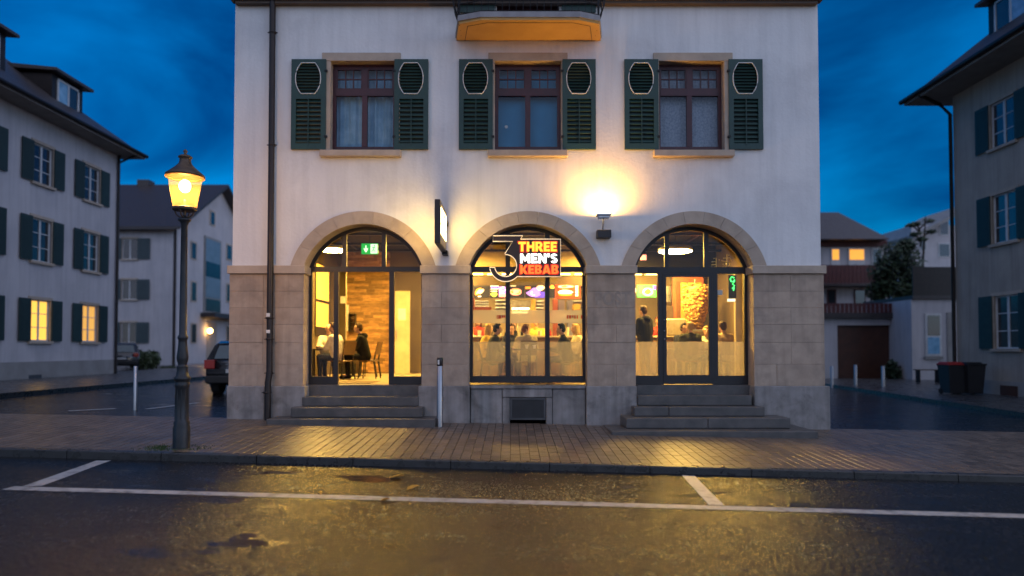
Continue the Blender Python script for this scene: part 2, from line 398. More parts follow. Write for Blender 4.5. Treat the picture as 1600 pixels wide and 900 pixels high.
# ------------------------------------------------------------------ mesh builder
def world_loc(o):
    v = Vector((0, 0, 0))
    while o is not None:
        v += o.location
        o = o.parent
    return v
def tag(o, label=None, cat=None, group=None, kind=None):
    if label: o['label'] = label
    if cat: o['category'] = cat
    if group: o['group'] = group
    if kind: o['kind'] = kind
    return o
def thing(name, loc, label, cat, group=None):
    o = bpy.data.objects.new(name, None)
    o.empty_display_size = 0.2
    COL.objects.link(o)
    o.location = loc
    return tag(o, label, cat, group)
def link_mesh(name, me, mat, parent=None, loc=None):
    if mat and not me.materials: me.materials.append(MATS[mat])
    o = bpy.data.objects.new(name, me)
    COL.objects.link(o)
    if parent is not None: o.parent = parent
    if loc is not None:
        o.location = Vector(loc) - (world_loc(parent) if parent else Vector((0, 0, 0)))
    return o
class MB:
    def __init__(self, T=None):
        self.v = []; self.f = []; self.T = T; self.smooth = set()
    def add(self, verts, faces, smooth=False):
        n = len(self.v)
        self.v += [tuple(self.T(*p)) if self.T else tuple(p) for p in verts]
        for f in faces:
            if smooth: self.smooth.add(len(self.f))
            self.f.append(tuple(n + i for i in f))
        return self
    def box(self, x0, x1, y0, y1, z0, z1):
        x0, x1 = min(x0, x1), max(x0, x1); y0, y1 = min(y0, y1), max(y0, y1); z0, z1 = min(z0, z1), max(z0, z1)
        return self.add([(x0, y0, z0), (x1, y0, z0), (x1, y1, z0), (x0, y1, z0), (x0, y0, z1), (x1, y0, z1), (x1, y1, z1), (x0, y1, z1)],
                        [(0, 3, 2, 1), (4, 5, 6, 7), (0, 1, 5, 4), (1, 2, 6, 5), (2, 3, 7, 6), (3, 0, 4, 7)])
    def bbox(self, x0, x1, y0, y1, z0, z1, b=0.012):
        """box with bevelled front, side and top edges"""
        o = (x0, x1, y0, y1, z0, z1)
        pts = []; faces = []
        bm = bmesh.new()
        bmesh.ops.create_cube(bm, size=1)
        for v in bm.verts:
            v.co = Vector((x0 + (v.co.x + .5) * (x1 - x0), y0 + (v.co.y + .5) * (y1 - y0), z0 + (v.co.z + .5) * (z1 - z0)))
        bmesh.ops.bevel(bm, geom=bm.edges[:], offset=b, segments=1, affect='EDGES')
        bm.verts.index_update()
        self.add([v.co[:] for v in bm.verts], [tuple(v.index for v in f.verts) for f in bm.faces])
        bm.free()
        return self
    def prism_y(self, poly, y0, y1):
        """polygon in (x, z), extruded from y0 (front) to y1"""
        n = len(poly)
        area = sum(poly[i][0] * poly[(i + 1) % n][1] - poly[(i + 1) % n][0] * poly[i][1] for i in range(n))
        if area < 0: poly = poly[::-1]
        vs_ = [(p[0], y0, p[1]) for p in poly] + [(p[0], y1, p[1]) for p in poly]
        fs = [tuple(range(n)), tuple(range(2 * n - 1, n - 1, -1))]
        fs += [(i, i + n, (i + 1) % n + n, (i + 1) % n) for i in range(n)]
        return self.add(vs_, fs)
    def prism_z(self, poly, z0, z1):
        n = len(poly)
        area = sum(poly[i][0] * poly[(i + 1) % n][1] - poly[(i + 1) % n][0] * poly[i][1] for i in range(n))
        if area < 0: poly = poly[::-1]
        vs_ = [(p[0], p[1], z0) for p in poly] + [(p[0], p[1], z1) for p in poly]
        fs = [tuple(range(n - 1, -1, -1)), tuple(range(n, 2 * n))]
        fs += [(i, (i + 1) % n, (i + 1) % n + n, i + n) for i in range(n)]
        return self.add(vs_, fs)
    def tube(self, pts, r, seg=8, closed=False, rads=None):
        P = [Vector(p) for p in pts]; n = len(P)
        rings = []
        for i, p in enumerate(P):
            a = P[(i - 1) % n] if (closed or i) else p
            c = P[(i + 1) % n] if (closed or i < n - 1) else p
            t = (c - a).normalized()
            up = Vector((0, 0, 1)) if abs(t.z) < 0.95 else Vector((1, 0, 0))
            s = t.cross(up).normalized(); u = s.cross(t)
            rr_ = rads[i] if rads else r
            rings.append([p + s * math.cos(2 * math.pi * k / seg) * rr_ + u * math.sin(2 * math.pi * k / seg) * rr_ for k in range(seg)])
        vs_ = [v[:] for rg in rings for v in rg]
        fs = []
        for i in range(n if closed else n - 1):
            j = (i + 1) % n
            for k in range(seg):
                fs.append((i * seg + k, i * seg + (k + 1) % seg, j * seg + (k + 1) % seg, j * seg + k))
        self.add(vs_, fs, True)
        if not closed:
            self.add([v[:] for v in rings[0]], [tuple(range(seg))])
            self.add([v[:] for v in rings[-1]], [tuple(range(seg - 1, -1, -1))])
        return self
    def lathe(self, prof, cx, cy, seg=20, smooth=True, sides=None):
        n = len(prof); vs_ = []; fs = []
        for (r, z) in prof:
            for k in range(seg):
                a = 2 * math.pi * (k + 0.5) / seg
                vs_.append((cx + r * math.cos(a), cy + r * math.sin(a), z))
        for i in range(n - 1):
            for k in range(seg):
                fs.append((i * seg + k, i * seg + (k + 1) % seg, (i + 1) * seg + (k + 1) % seg, (i + 1) * seg + k))
        self.add(vs_, fs, smooth)
        self.add(vs_[:seg], [tuple(range(seg - 1, -1, -1))]); self.add(vs_[-seg:], [tuple(range(seg))])
        return self
    def ball(self, c, r, seg=12, rings=8):
        rx, ry, rz = (r, r, r) if not isinstance(r, tuple) else r
        vs_ = [(c[0], c[1], c[2] - rz)]
        for i in range(1, rings):
            t = -math.pi / 2 + math.pi * i / rings
            for k in range(seg):
                a = 2 * math.pi * k / seg
                vs_.append((c[0] + rx * math.cos(t) * math.cos(a), c[1] + ry * math.cos(t) * math.sin(a), c[2] + rz * math.sin(t)))
        vs_.append((c[0], c[1], c[2] + rz))
        fs = [(0, 1 + (k + 1) % seg, 1 + k) for k in range(seg)]
        for i in range(rings - 2):
            for k in range(seg):
                a = 1 + i * seg
                fs.append((a + k, a + (k + 1) % seg, a + seg + (k + 1) % seg, a + seg + k))
        l = len(vs_) - 1; a = 1 + (rings - 2) * seg
        fs += [(l, a + k, a + (k + 1) % seg) for k in range(seg)]
        return self.add(vs_, fs, True)
    def capsule(self, p0, p1, r0, r1, seg=10):
        p0 = Vector(p0); p1 = Vector(p1); d = (p1 - p0)
        t = d.normalized() if d.length > 1e-6 else Vector((0, 0, 1))
        pts = []; rs = []
        for k in range(4):
            a = (k / 4.0) * math.pi / 2
            pts.append(p0 - t * r0 * math.cos(a)); rs.append(max(r0 * math.sin(a), 0.001))
        pts.append(p0); rs.append(r0); pts.append(p1); rs.append(r1)
        for k in range(1, 5):
            a = (k / 4.0) * math.pi / 2
            pts.append(p1 + t * r1 * math.sin(a)); rs.append(max(r1 * math.cos(a), 0.001))
        return self.tube(pts, 0, seg, rads=rs)
    def mesh(self, name, off=None):
        me = bpy.data.meshes.new(name)
        off = off or Vector((0, 0, 0))
        me.from_pydata([(v[0] - off.x, v[1] - off.y, v[2] - off.z) for v in self.v], [], self.f)
        for i in self.smooth: me.polygons[i].use_smooth = True
        bm = bmesh.new(); bm.from_mesh(me)
        bmesh.ops.recalc_face_normals(bm, faces=bm.faces[:])
        bm.to_mesh(me); bm.free()
        me.update()
        return me
    def build(self, name, mat, parent=None):
        off = world_loc(parent) if parent else Vector((0, 0, 0))
        return link_mesh(name, self.mesh(name, off), mat, parent)
def struct(o): o['kind'] = 'structure'; return o
def text_mesh(body, size_x, size_z, offset=0.0, extrude=0.02):
    cu = bpy.data.curves.new('txt', 'FONT'); cu.body = body; cu.extrude = 0.02; cu.offset = offset; cu.size = 1; cu.resolution_u = 4
    cu.space_character = 1.0 + offset * 3
    o = bpy.data.objects.new('txt', cu); COL.objects.link(o)
    dg = bpy.context.evaluated_depsgraph_get()
    me = bpy.data.meshes.new_from_object(o.evaluated_get(dg))
    bpy.data.objects.remove(o, do_unlink=True); bpy.data.curves.remove(cu)
    xs = [v.co.x for v in me.vertices]; ys = [v.co.y for v in me.vertices]
    x0, x1, y0, y1 = min(xs), max(xs), min(ys), max(ys)
    for v in me.vertices:
        x = (v.co.x - x0) / (x1 - x0) * size_x; z = (v.co.y - y0) / (y1 - y0) * size_z
        y = -(v.co.z / 0.02) * extrude
        v.co = (x, y, z)
    return me
def block_word(body, size_x, size_z, depth=0.012, grow=0.0):
    """heavy block capitals from solid strokes; returns a mesh, front towards -y"""
    T = .27
    def arcs(cx, cz, rx, rz, a0, a1, n=10, t=T):
        o_ = [(cx + rx * math.cos(rad(a0 + (a1 - a0) * k / n)), cz + rz * math.sin(rad(a0 + (a1 - a0) * k / n))) for k in range(n + 1)]
        i_ = [(cx + (rx - t) * math.cos(rad(a0 + (a1 - a0) * k / n)), cz + (rz - t * .78) * math.sin(rad(a0 + (a1 - a0) * k / n))) for k in range(n + 1)]
        return o_ + i_[::-1]
    R = lambda x0, x1, z0, z1: [(x0, z0), (x1, z0), (x1, z1), (x0, z1)]
    G = {'T': (.80, [R(0, .80, .76, 1), R(.265, .535, 0, .76)]), 'H': (.84, [R(0, T, 0, 1), R(.57, .84, 0, 1), R(T, .57, .38, .62)]),
         'E': (.66, [R(0, T, 0, 1), R(T, .66, .77, 1), R(T, .60, .39, .61), R(T, .66, 0, .23)]),
         'R': (.80, [R(0, T, 0, 1), arcs(.42, .68, .34, .32, -90, 90), R(T, .42, .80, 1), R(T, .42, .36, .52), [(.34, .36), (.62, .40), (.84, 0), (.52, 0)]]),
         'M': (1.02, [R(0, .25, 0, 1), R(.77, 1.02, 0, 1), [(.25, 1), (.25, .56), (.43, .20), (.59, .20), (.77, .56), (.77, 1), (.51, .52)]]),
         'N': (.84, [R(0, .26, 0, 1), R(.58, .84, 0, 1), [(.26, 1), (.58, .46), (.58, 0), (.26, .54)]]),
         "'": (.26, [[(0, 1), (.26, 1), (.20, .62), (.04, .62)]]),
         'S': (.70, [arcs(.35, .715, .35, .285, 20, 270), arcs(.35, .285, .35, .285, -160, 90)]),
         'K': (.84, [R(0, T, 0, 1), [(T, .42), (.54, 1), (.84, 1), (.47, .50), (T, .62)], [(T, .62), (.47, .56), (.86, 0), (.54, 0), (T, .40)]]),
         'B': (.78, [R(0, T, 0, 1), arcs(.44, .735, .31, .265, -90, 90), arcs(.44, .265, .34, .265, -90, 90), R(T, .44, .79, 1), R(T, .44, .41, .585), R(T, .44, 0, .21)]),
         'A': (.94, [[(0, 0), (.28, 0), (.47, .66), (.66, 0), (.94, 0), (.61, 1), (.33, 1)], R(.27, .67, .17, .38)])}
    total = sum(G[c][0] for c in body) + .09 * (len(body) - 1)
    k = size_x / total; x = 0; mb = MB()
    for c in body:
        w, ps_ = G[c]
        for i, p in enumerate(ps_):
            q = [((x + a) * k, z * size_z) for a, z in p]
            if grow:
                cx = (x + w / 2) * k; cz = size_z / 2
                q = [(a + (grow if a > cx else -grow), z + (grow if z > cz else -grow)) for a, z in q]
            mb.prism_y(q, -depth - .0006 * i, 0)
        x += w + .09
    return mb.mesh('lettering')
def copy_tree(o, parent=None):
    c = o.copy(); COL.objects.link(c); c.parent = parent
    for ch in list(o.children): copy_tree(ch, c)
    return c

# ------------------------------------------------------------------ ground
def sx(X):
    return -0.018 * (max(-14, min(14, X)) + 0.74)
def kerb_y(X): return 9.88 - 0.042 * X
CROSS = 0.04
def walk_z(X, Y): return sx(X) - CROSS * (13.75 - Y)
def road_z(X): return sx(X) - 0.255
WALK_BACK = 13.8
xs_ = [-260, -60, -30, -20, -14, -10, -6, -3, 0, 3, 6, 10, 14, 20, 30, 60, 260]
mb = MB(); rows = []
for X in xs_:
    k = kerb_y(max(-30, min(30, X)))
    rows.append([(X, -80, road_z(X)), (X, 2, road_z(X)), (X, k - 1, road_z(X)), (X, k + 0.06, road_z(X)), (X, k + 0.07, road_z(X) - 0.1), (X, WALK_BACK - 0.08, sx(X) - 0.12),
                 (X, WALK_BACK - 0.07, sx(X) - 0.012), (X, 16, sx(X) - 0.012), (X, 24, sx(X)), (X, 40, sx(X) + 0.0), (X, 80, sx(X) + 0.2), (X, 400, sx(X) + 2)])
nr = len(rows[0])
mb.add([p for r in rows for p in r], [(i * nr + j, (i + 1) * nr + j, (i + 1) * nr + j + 1, i * nr + j + 1) for i in range(len(xs_) - 1) for j in range(nr - 1)])
struct(mb.build('road', 'wet_asphalt'))

# brick pavement: a sand bed, single bricks near the kerb, the rest as one mass
bed = MB()
xb = [-26, -14, 0, 14, 26]
bv = []
for X in xb:
    k = kerb_y(X) + 0.1
    bv += [(X, k, walk_z(X, k) - 0.012), (X, WALK_BACK - 0.01, walk_z(X, WALK_BACK) - 0.012), (X, WALK_BACK, walk_z(X, WALK_BACK) - 0.3)]
bed.add(bv, [(3 * i + j, 3 * i + 3 + j, 3 * i + 4 + j, 3 * i + 1 + j) for i in range(4) for j in range(2)])
walk = struct(bed.build('brick_pavement', 'joint_sand'))
BW, BL, GAP = 0.150, 0.30, 0.007
def brick_geo(w, l, h=0.06, b=0.0025):
    x, y = w / 2, l / 2
    v = [(-x, -y, -h), (x, -y, -h), (x, y, -h), (-x, y, -h), (-x, -y, -b), (x, -y, -b), (x, y, -b), (-x, y, -b),
         (-x + b, -y + b, 0), (x - b, -y + b, 0), (x - b, y - b, 0), (-x + b, y - b, 0)]
    f = [(0, 1, 5, 4), (1, 2, 6, 5), (2, 3, 7, 6), (3, 0, 4, 7), (4, 5, 9, 8), (5, 6, 10, 9), (6, 7, 11, 10), (7, 4, 8, 11), (8, 9, 10, 11)]
    return v, f
bricks = []
rb = random.Random(3)
i = 0
X = -16.0
while X < 16:
    Y0 = kerb_y(X) + 0.135
    y = Y0 - rb.choice([0, 0.08, 0.15, 0.22])
    while y < WALK_BACK - 0.06:
        a, c = max(y, Y0), min(y + BL, WALK_BACK - 0.02)
        if c - a > 0.05:
            bricks.append((X, (a + c) / 2, c - a - GAP))
        y += BL
    X += BW
def in_steps(X, Y):
    return (-4.7 < X < -1.6 and Y > 13.15) or (1.9 < X < 5.6 and Y > 12.7)
bricks = [b_ for b_ in bricks if not in_steps(b_[0], b_[1])]
def infr(b_): return abs(b_[0]) / b_[1] < 0.76
near = sorted([b_ for b_ in bricks if infr(b_)], key=lambda b_: b_[0] ** 2 * 0.4 + b_[1] ** 2)[:300]
ns = set(near)
v, f = brick_geo(BW - 0.010, BL - GAP)
bme = bpy.data.meshes.new('brick'); bme.from_pydata(v, [], f); bme.materials.append(MATS['brick_paver'])
for (X, Y, l) in near:
    o = link_mesh('brick', bme, None, walk, (X, Y, walk_z(X, Y) + rb.uniform(-0.0015, 0.0015)))
    o.rotation_euler = (CROSS + rb.uniform(-.003, .003), 0.018 + rb.uniform(-.004, .004), 0)
    o.scale = (1, l / (BL - GAP), 1)
mass = MB()
for b_ in bricks:
    if b_ in ns: continue
    X, Y, l = b_
    v, f = brick_geo(BW - 0.010, l)
    dz, ta, tb = rb.uniform(-0.0015, 0.0015), CROSS + rb.uniform(-.003, .003), 0.018 + rb.uniform(-.004, .004)
    zz = walk_z(X, Y) + dz
    mass.add([(X + p[0], Y + p[1], zz + p[2] + p[1] * ta - p[0] * tb) for p in v], f)
tag(mass.build('brick_field', 'brick_paver_mass', walk), kind='stuff')
# kerb stones
kerb = bpy.data.objects.new('kerb', None); COL.objects.link(kerb); struct(kerb); kerb.location = (0, 9.88, -0.2)
X = -15.4
while X < 15.6:
    w = 1.45
    a, c = X + 0.006, X + w - 0.006
    mb = MB()
    pts = []
    for xx in (a, c):
        y0 = kerb_y(xx); zt = walk_z(xx, y0 + 0.1) + 0.004; zb = road_z(xx) - 0.1
        pts += [(xx, y0, zb), (xx, y0, zt - 0.016), (xx, y0 + 0.016, zt), (xx, y0 + 0.13, zt + 0.003), (xx, y0 + 0.13, zb)]
    mb.add(pts, [(0, 1, 6, 5), (1, 2, 7, 6), (2, 3, 8, 7), (3, 4, 9, 8), (4, 3, 2, 1, 0), (5, 6, 7, 8, 9)])
    mb.build('kerb_stone', 'kerb_stone', kerb)
    X += w
# side street pavements (raised)
def raised_walk(name, poly, h=0.11):
    mb = MB()
    P = [(x, y, sx(x) + h) for x, y in poly]; B = [(x, y, sx(x) - 0.3) for x, y in poly]
    n = len(P)
    mb.add(P + B, [tuple(range(n))] + [(i, (i + 1) % n, (i + 1) % n + n, i + n) for i in range(n)])
    return struct(mb.build(name, 'side_pavement'))
raised_walk('pavement_left', [(-20, 14.6), (-14, 14.6), (-13.4, 15.2), (-13.0, 28), (-13.6, 36), (-16, 44), (-20, 46)])
raised_walk('pavement_right', [(13.0, 16.6), (13.5, 15.8), (20, 15.8), (40, 30), (40, 37.5), (15.6, 37.5), (14.8, 31)])
def kerb_line(name, pts, h=0.118, w=0.14):
    mb = MB()
    for (x0, y0), (x1, y1) in zip(pts[:-1], pts[1:]):
        d = Vector((x1 - x0, y1 - y0, 0)).normalized(); n_ = Vector((-d.y, d.x, 0)) * w
        q = [(x0, y0), (x1, y1), (x1 + n_.x, y1 + n_.y), (x0 + n_.x, y0 + n_.y)]
        mb.add([(x, y, sx(x) + h) for x, y in q] + [(x, y, sx(x) - 0.2) for x, y in q], [(0, 1, 2, 3), (0, 1, 5, 4), (1, 2, 6, 5), (2, 3, 7, 6), (3, 0, 4, 7)])
    return struct(mb.build(name, 'kerb_stone'))
kerb_line('kerb_left', [(-13.33, 15.2), (-12.93, 28), (-13.5, 36)])
kerb_line('kerb_right', [(14.78, 31), (12.95, 16.6)], w=0.14)
# painted parking bay lines
def road_line(name, p, q, w):
    p = Vector((*p, 0)); q = Vector((*q, 0)); d = (q - p).normalized(); n_ = Vector((-d.y, d.x, 0)) * w / 2
    mb = MB(); N_ = max(2, int((q - p).length / 0.5)); vs_ = []
    for i in range(N_ + 1):
        c = p.lerp(q, i / N_)
        for s in (-1, 1):
            e = c + n_ * s * (1 + random.uniform(-0.08, 0.08))
            vs_.append((e.x, e.y, road_z(e.x) + 0.004))
    mb.add(vs_, [(2 * i, 2 * i + 1, 2 * i + 3, 2 * i + 2) for i in range(N_)])
    return struct(mb.build(name, 'road_paint'))
LY = lambda X: 7.80 - 0.042 * X
road_line('parking_line', (-6.0, LY(-6.0)), (16, LY(16)), 0.20)
road_line('parking_divider', (-5.80, LY(-5.8) + 0.13), (-6.05, kerb_y(-6.0) - 0.12), 0.20)
road_line('parking_divider', (2.36, LY(2.36) + 0.13), (2.52, kerb_y(2.5) - 0.1), 0.18)
def side_line(name, p, q, w):
    o = road_line(name, p, q, w)
    for v in o.data.vertices: v.co.z = sx(v.co.x) + (0.0 if v.co.y > 20 else -0.004)
    return o
side_line('lane_marking', (-9.6, 14.6), (-9.0, 15.3), 0.16)
side_line('lane_marking', (-8.3, 15.3), (-8.0, 17.2), 0.14)

# ------------------------------------------------------------------ main building
YF = 13.70
s_ = 13.7 / 1050
bl, br = FX(361), FX(1285)
house = thing('corner_house', (0.3, 17.5, 0.0), 'white plastered house with three sandstone arches and a kebab restaurant on its ground floor', 'building')
ZSP = FZ(415); ZIMP = FZ(428); ZPL = FZ(603); ZTOP = 12.2
ZF = FZ(601, 14.05)                                    # restaurant floor level
ARC_PX = [567, 825, 1085]
ARC_X = [FX(p, YF, 430) for p in ARC_PX]
ZC = FZ(447); RIN = 98 * s_; ROUT = 118 * s_; HW = 92.5 * s_
PANE_Y = 14.10
def arc_pts(xc, R, z0, n=18):
    """points of the arc above level z0 from right to left"""
    a0 = math.asin((z0 - ZC) / R)
    return [(xc + R * math.cos(a0 + (math.pi - 2 * a0) * k / n), ZC + R * math.sin(a0 + (math.pi - 2 * a0) * k / n)) for k in range(n + 1)]
# plaster wall with openings
YW0, YW1 = 13.735, 14.16
mb = MB()
zct = ZC + ROUT + 0.04
bounds = [bl, (ARC_X[0] + ARC_X[1]) / 2, (ARC_X[1] + ARC_X[2]) / 2, br]
for i in range(3):
    arc = arc_pts(ARC_X[i], ROUT - 0.012, ZSP)
    poly = [(bounds[i], ZSP), (bounds[i], zct), (bounds[i + 1], zct), (bounds[i + 1], ZSP)] + arc
    mb.prism_y(poly, YW0, YW1)
WIN = [dict(op=(519, 614), lint=(503, 626), sill=(499, 626), sh=(455, 509, 616, 669)),
       dict(op=(776, 874), lint=(763, 887), sill=(762, 887), sh=(717, 770, 879, 931)),
       dict(op=(1033, 1129), lint=(1021, 1145), sill=(1022, 1148), sh=(976, 1029, 1139, 1192))]
WZ0, WZ1 = FZ(234), FZ(95)
ops = []
for w in WIN:
    xa, xb_ = FX(w['op'][0] - 3, YF, 160), FX(w['op'][1] + 3, YF, 160)
    w['x'] = (xa, xb_)
    ops.append((xa - 0.10, xb_ + 0.10))
def wall_row(z0, z1, holes):
    x = bl
    for a, c in holes:
        mb.box(x, a, YW0, YW1, z0, z1); x = c
    mb.box(x, br, YW0, YW1, z0, z1)
wall_row(zct, WZ0 - 0.16, [])
wall_row(WZ0 - 0.16, WZ1 + 0.18, ops)
BZ0 = FZ(22, 13.7); DZ1 = BZ0 + 2.4
wall_row(WZ1 + 0.18, BZ0, [])
DX0, DX1 = FX(776, YF, 5), FX(874, YF, 5)
wall_row(BZ0, DZ1, [(DX0, DX1)])
wall_row(DZ1, ZTOP, [])
mb.build('wall', 'plaster', house)
# rear shell
mb = MB()
mb.box(bl, bl + 0.35, YW1, 24.0, -0.4, ZTOP); mb.box(br - 0.35, br, YW1, 24.0, -0.4, ZTOP); mb.box(bl + .35, br - .35, 23.6, 24.0, -0.4, ZTOP)
mb.build('side_wall', 'plaster', house)
mb = MB()
mb.prism_y([(bl - 0.5, ZTOP), (br + 0.5, ZTOP), (br - 3.2, ZTOP + 3.6), (bl + 3.2, ZTOP + 3.6)], 13.2, 24.5)
mb.build('roof', 'roof_tile', house)
mb = MB()
mb.box(bl + .3, br - .3, 14.17, 23.6, 4.95, 5.1)
mb.build('storey_floor', 'room_dark', house)
# cornice
mb = MB()
zc0 = FZ(8.5)
mb.box(FX(365), FX(1281), 13.60, 13.737, zc0, zc0 + 0.05)
mb.box(FX(358), FX(1288), 13.55, 13.737, zc0 + 0.052, zc0 + 0.24)
mb.box(FX(361), FX(1284), 13.58, 13.737, zc0 + 0.242, zc0 + 0.40)
for a, c in ((FX(358), FX(720)), (FX(935), FX(1288))): pass
mb.build('cornice', 'cornice_brown', house)
# piers: core and stone blocks
piers = [(FX(358), ARC_X[0] - HW), (ARC_X[0] + HW, ARC_X[1] - HW), (ARC_X[1] + HW, ARC_X[2] - HW), (ARC_X[2] + HW, FX(1288))]
mb = MB()
for a, c in piers: mb.box(a + 0.04, c - 0.04, 13.76, YW1, -0.4, ZSP)
mb.build('pier_core', 'sandstone_trim', house)
rows_px = [428, 455, 481, 507, 535, 569, 603]
rs = random.Random(5)
J = 0.0016
for pi, (a, c) in enumerate(piers):
    for ri in range(6):
        z1, z0 = FZ(rows_px[ri]), FZ(rows_px[ri + 1])
        if pi == 0: cuts = [a, FX(411) if ri != 5 else FX(404), c]
        elif pi == 3: cuts = [a, FX(1236) if ri != 5 else FX(1213), c]
        else: cuts = [a, c] if ri % 2 == 0 else [a, a + (c - a) * (0.42 if pi == 1 else 0.6), c]
        if ri == 0 and pi in (0, 3): cuts = [a, cuts[1], c]
        for x0, x1 in zip(cuts[:-1], cuts[1:]):
            d = rs.uniform(-0.004, 0.004)
            m1 = MB().bbox(x0 + (J if x0 != a else 0), x1 - (J if x1 != c else 0), YF + d, 14.13, z0 + J, z1 - J, 0.0025)
            m1.build('ashlar_block', 'sandstone', house)
    # impost
    mb = MB()
    ex = 0.035
    mb.bbox(a - ex, c + ex, YF - 0.055, 14.125, ZIMP + 0.003, ZSP - 0.002, 0.008)
    mb.build('impost', 'sandstone_trim', house)
# voussoirs
for xc in ARC_X:
    ai = math.asin((ZSP - ZC) / RIN); ao = math.asin((ZSP - ZC) / ROUT)
    n = 9
    for k in range(n):
        sub = 5
        inner = []; outer = []
        for q in range(sub + 1):
            t = (k + q / sub) / n
            t = min(max(t, (k / n) + (0.0006 if k else 0)), ((k + 1) / n) - (0.0006 if k < n - 1 else 0))
            a1 = ai + (math.pi - 2 * ai) * t; a2 = ao + (math.pi - 2 * ao) * t
            inner.append((xc + RIN * math.cos(a1), ZC + RIN * math.sin(a1))); outer.append((xc + ROUT * math.cos(a2), ZC + ROUT * math.sin(a2)))
        d = rs.uniform(-0.003, 0.003)
        MB().prism_y(inner + outer[::-1], YF - 0.005 + d, 14.13).build('voussoir', 'sandstone_trim', house)
# plinth
def plinth_block(x0, x1, z1, y0=13.625, b=0.012, z0=-0.5):
    return MB().bbox(x0, x1, y0, 14.06, z0, z1, b).build('plinth_block', 'plinth_stone', house)
for x0, x1 in ((FX(354, 13.62, 620), FX(414, 13.62)), (FX(414.6, 13.62), FX(477, 13.62)), (FX(654, 13.62), FX(734, 13.62)), (FX(916, 13.62), FX(995, 13.62)), (FX(1178, 13.62), FX(1296, 13.62))):
    plinth_block(x0, x1, ZPL)
xa, xb_ = FX(735.4, 13.7), FX(914.4, 13.7)
zs0 = FZ(621)
plinth_block(xa, FX(784.6), ZPL - 0.06, 13.70); plinth_block(FX(863), xb_, ZPL - 0.06, 13.70)
plinth_block(FX(785.2), FX(862.4), ZPL - 0.055, 13.685, z0=zs0)
plinth_block(FX(785.2), FX(796.5), zs0 - 0.006, 13.69); plinth_block(FX(853), FX(862.4), zs0 - 0.006, 13.69)
MB().bbox(xa, xb_, 13.66, 14.14, ZPL - 0.055, ZF - 0.002, 0.008).build('window_sill', 'plinth_stone', house)
# cellar grille
gx0, gx1, gz0, gz1 = FX(797.2), FX(852.2), FZ(656), zs0 - 0.012
mb = MB(); t = 0.035
mb.box(gx0, gx1, 13.70, 13.74, gz1 - t, gz1); mb.box(gx0, gx1, 13.70, 13.74, gz0, gz0 + t); mb.box(gx0, gx0 + t, 13.70, 13.74, gz0 + t, gz1 - t); mb.box(gx1 - t, gx1, 13.70, 13.74, gz0 + t, gz1 - t)
gr = mb.build('cellar_grille', 'grille_grey', house)
mb = MB(); k = gx0 + t
while k < gx1 - t: mb.box(k, k + 0.008, 13.715, 13.725, gz0 + t, gz1 - t); k += 0.022
k = gz0 + t
while k < gz1 - t: mb.box(gx0 + t, gx1 - t, 13.727, 13.735, k, k + 0.008); k += 0.022
mb.build('mesh', 'grille_grey', gr)
MB().box(gx0, gx1, 13.80, 13.84, gz0, gz1).build('dark_backing', 'gap_shade', gr)
# steps
def step(px0, px1, y0, z1, z0, splits=()):
    xs = [FX(px0, y0)] + [FX(p, y0) for p in splits] + [FX(px1, y0)]
    for a, c in zip(xs[:-1], xs[1:]):
        MB().bbox(a + 0.002, c - 0.002, y0, 14.02, z0, z1, 0.012).build('step', 'step_stone', house)
def stair(rows):
    for i, (px0, px1, y0, ytop, sp) in enumerate(rows):
        z1 = FZ(ytop, y0)
        z0 = (FZ(rows[i + 1][3], rows[i + 1][2]) + 0.002) if i + 1 < len(rows) else -0.5
        xs = [FX(px0, y0, 620)] + [FX(p, y0, 620) for p in sp] + [FX(px1, y0, 620)]
        for a, c in zip(xs[:-1], xs[1:]):
            MB().bbox(a + 0.002, c - 0.002, y0, 14.02 + 0.001 * i, z0, z1, 0.014).build('step', 'step_stone', house)
stair([(471.5, 654, 13.60, 620, ()), (454, 660.5, 13.30, 637, ()), (416, 680, 13.0, 655, ())])
stair([(996, 1175, 13.60, 618, ()), (991, 1195, 13.28, 636, (1045,)), (978, 1235, 12.93, 653.5, (1106,)), (955, 1278, 12.5, 674, ())])
for px0, px1 in ((476, 656), (995, 1172)):
    MB().bbox(FX(px0, 13.9), FX(px1, 13.9), 13.92, 14.2, 0.3, ZF - 0.002, 0.008).build('door_step', 'step_stone', house)
# ------------------------------------------------ arched shopfronts
Y0F, Y1F = 14.06, 14.13
def px_x(px): return FX(px, PANE_Y, 480)
def px_z(py): return FZ(py, PANE_Y)
RF = RIN + 0.005
def arc_z(xc, x, R): return ZC + math.sqrt(max(R * R - (x - xc) ** 2, 0.0001))
def arch_frame(name, xc, mull, z_bot, tr, gap=None, top_mull=None, bot_rail=True):
    """black frame in an arch: ring, jambs, transom, mullions, bottom rail; mull etc. in world X"""
    mb = MB()
    fw = 0.06
    zt0, zt1 = tr
    n = 24
    o_ = arc_pts(xc, RF, ZSP, n); i_ = arc_pts(xc, RF - fw - 0.02, ZSP, n)
    mb.prism_y(o_ + i_[::-1], Y0F, Y1F)
    mb.box(xc - HW - 0.01, xc - HW + fw, Y0F, Y1F, z_bot, ZSP); mb.box(xc + HW - fw, xc + HW + 0.01, Y0F, Y1F, z_bot, ZSP)
    mb.box(xc - HW + fw, xc + HW - fw, Y0F - 0.005, Y1F + 0.003, zt0, zt1)
    for (x0, x1) in mull:
        mb.box(x0, x1, Y0F - 0.002, Y1F, z_bot, zt0)
    for (x0, x1) in (top_mull or mull):
        mb.prism_y([(x0, zt1), (x1, zt1), (x1, arc_z(xc, x1, RF - fw)), (x0, arc_z(xc, x0, RF - fw))], Y0F - 0.001, Y1F)
    return mb
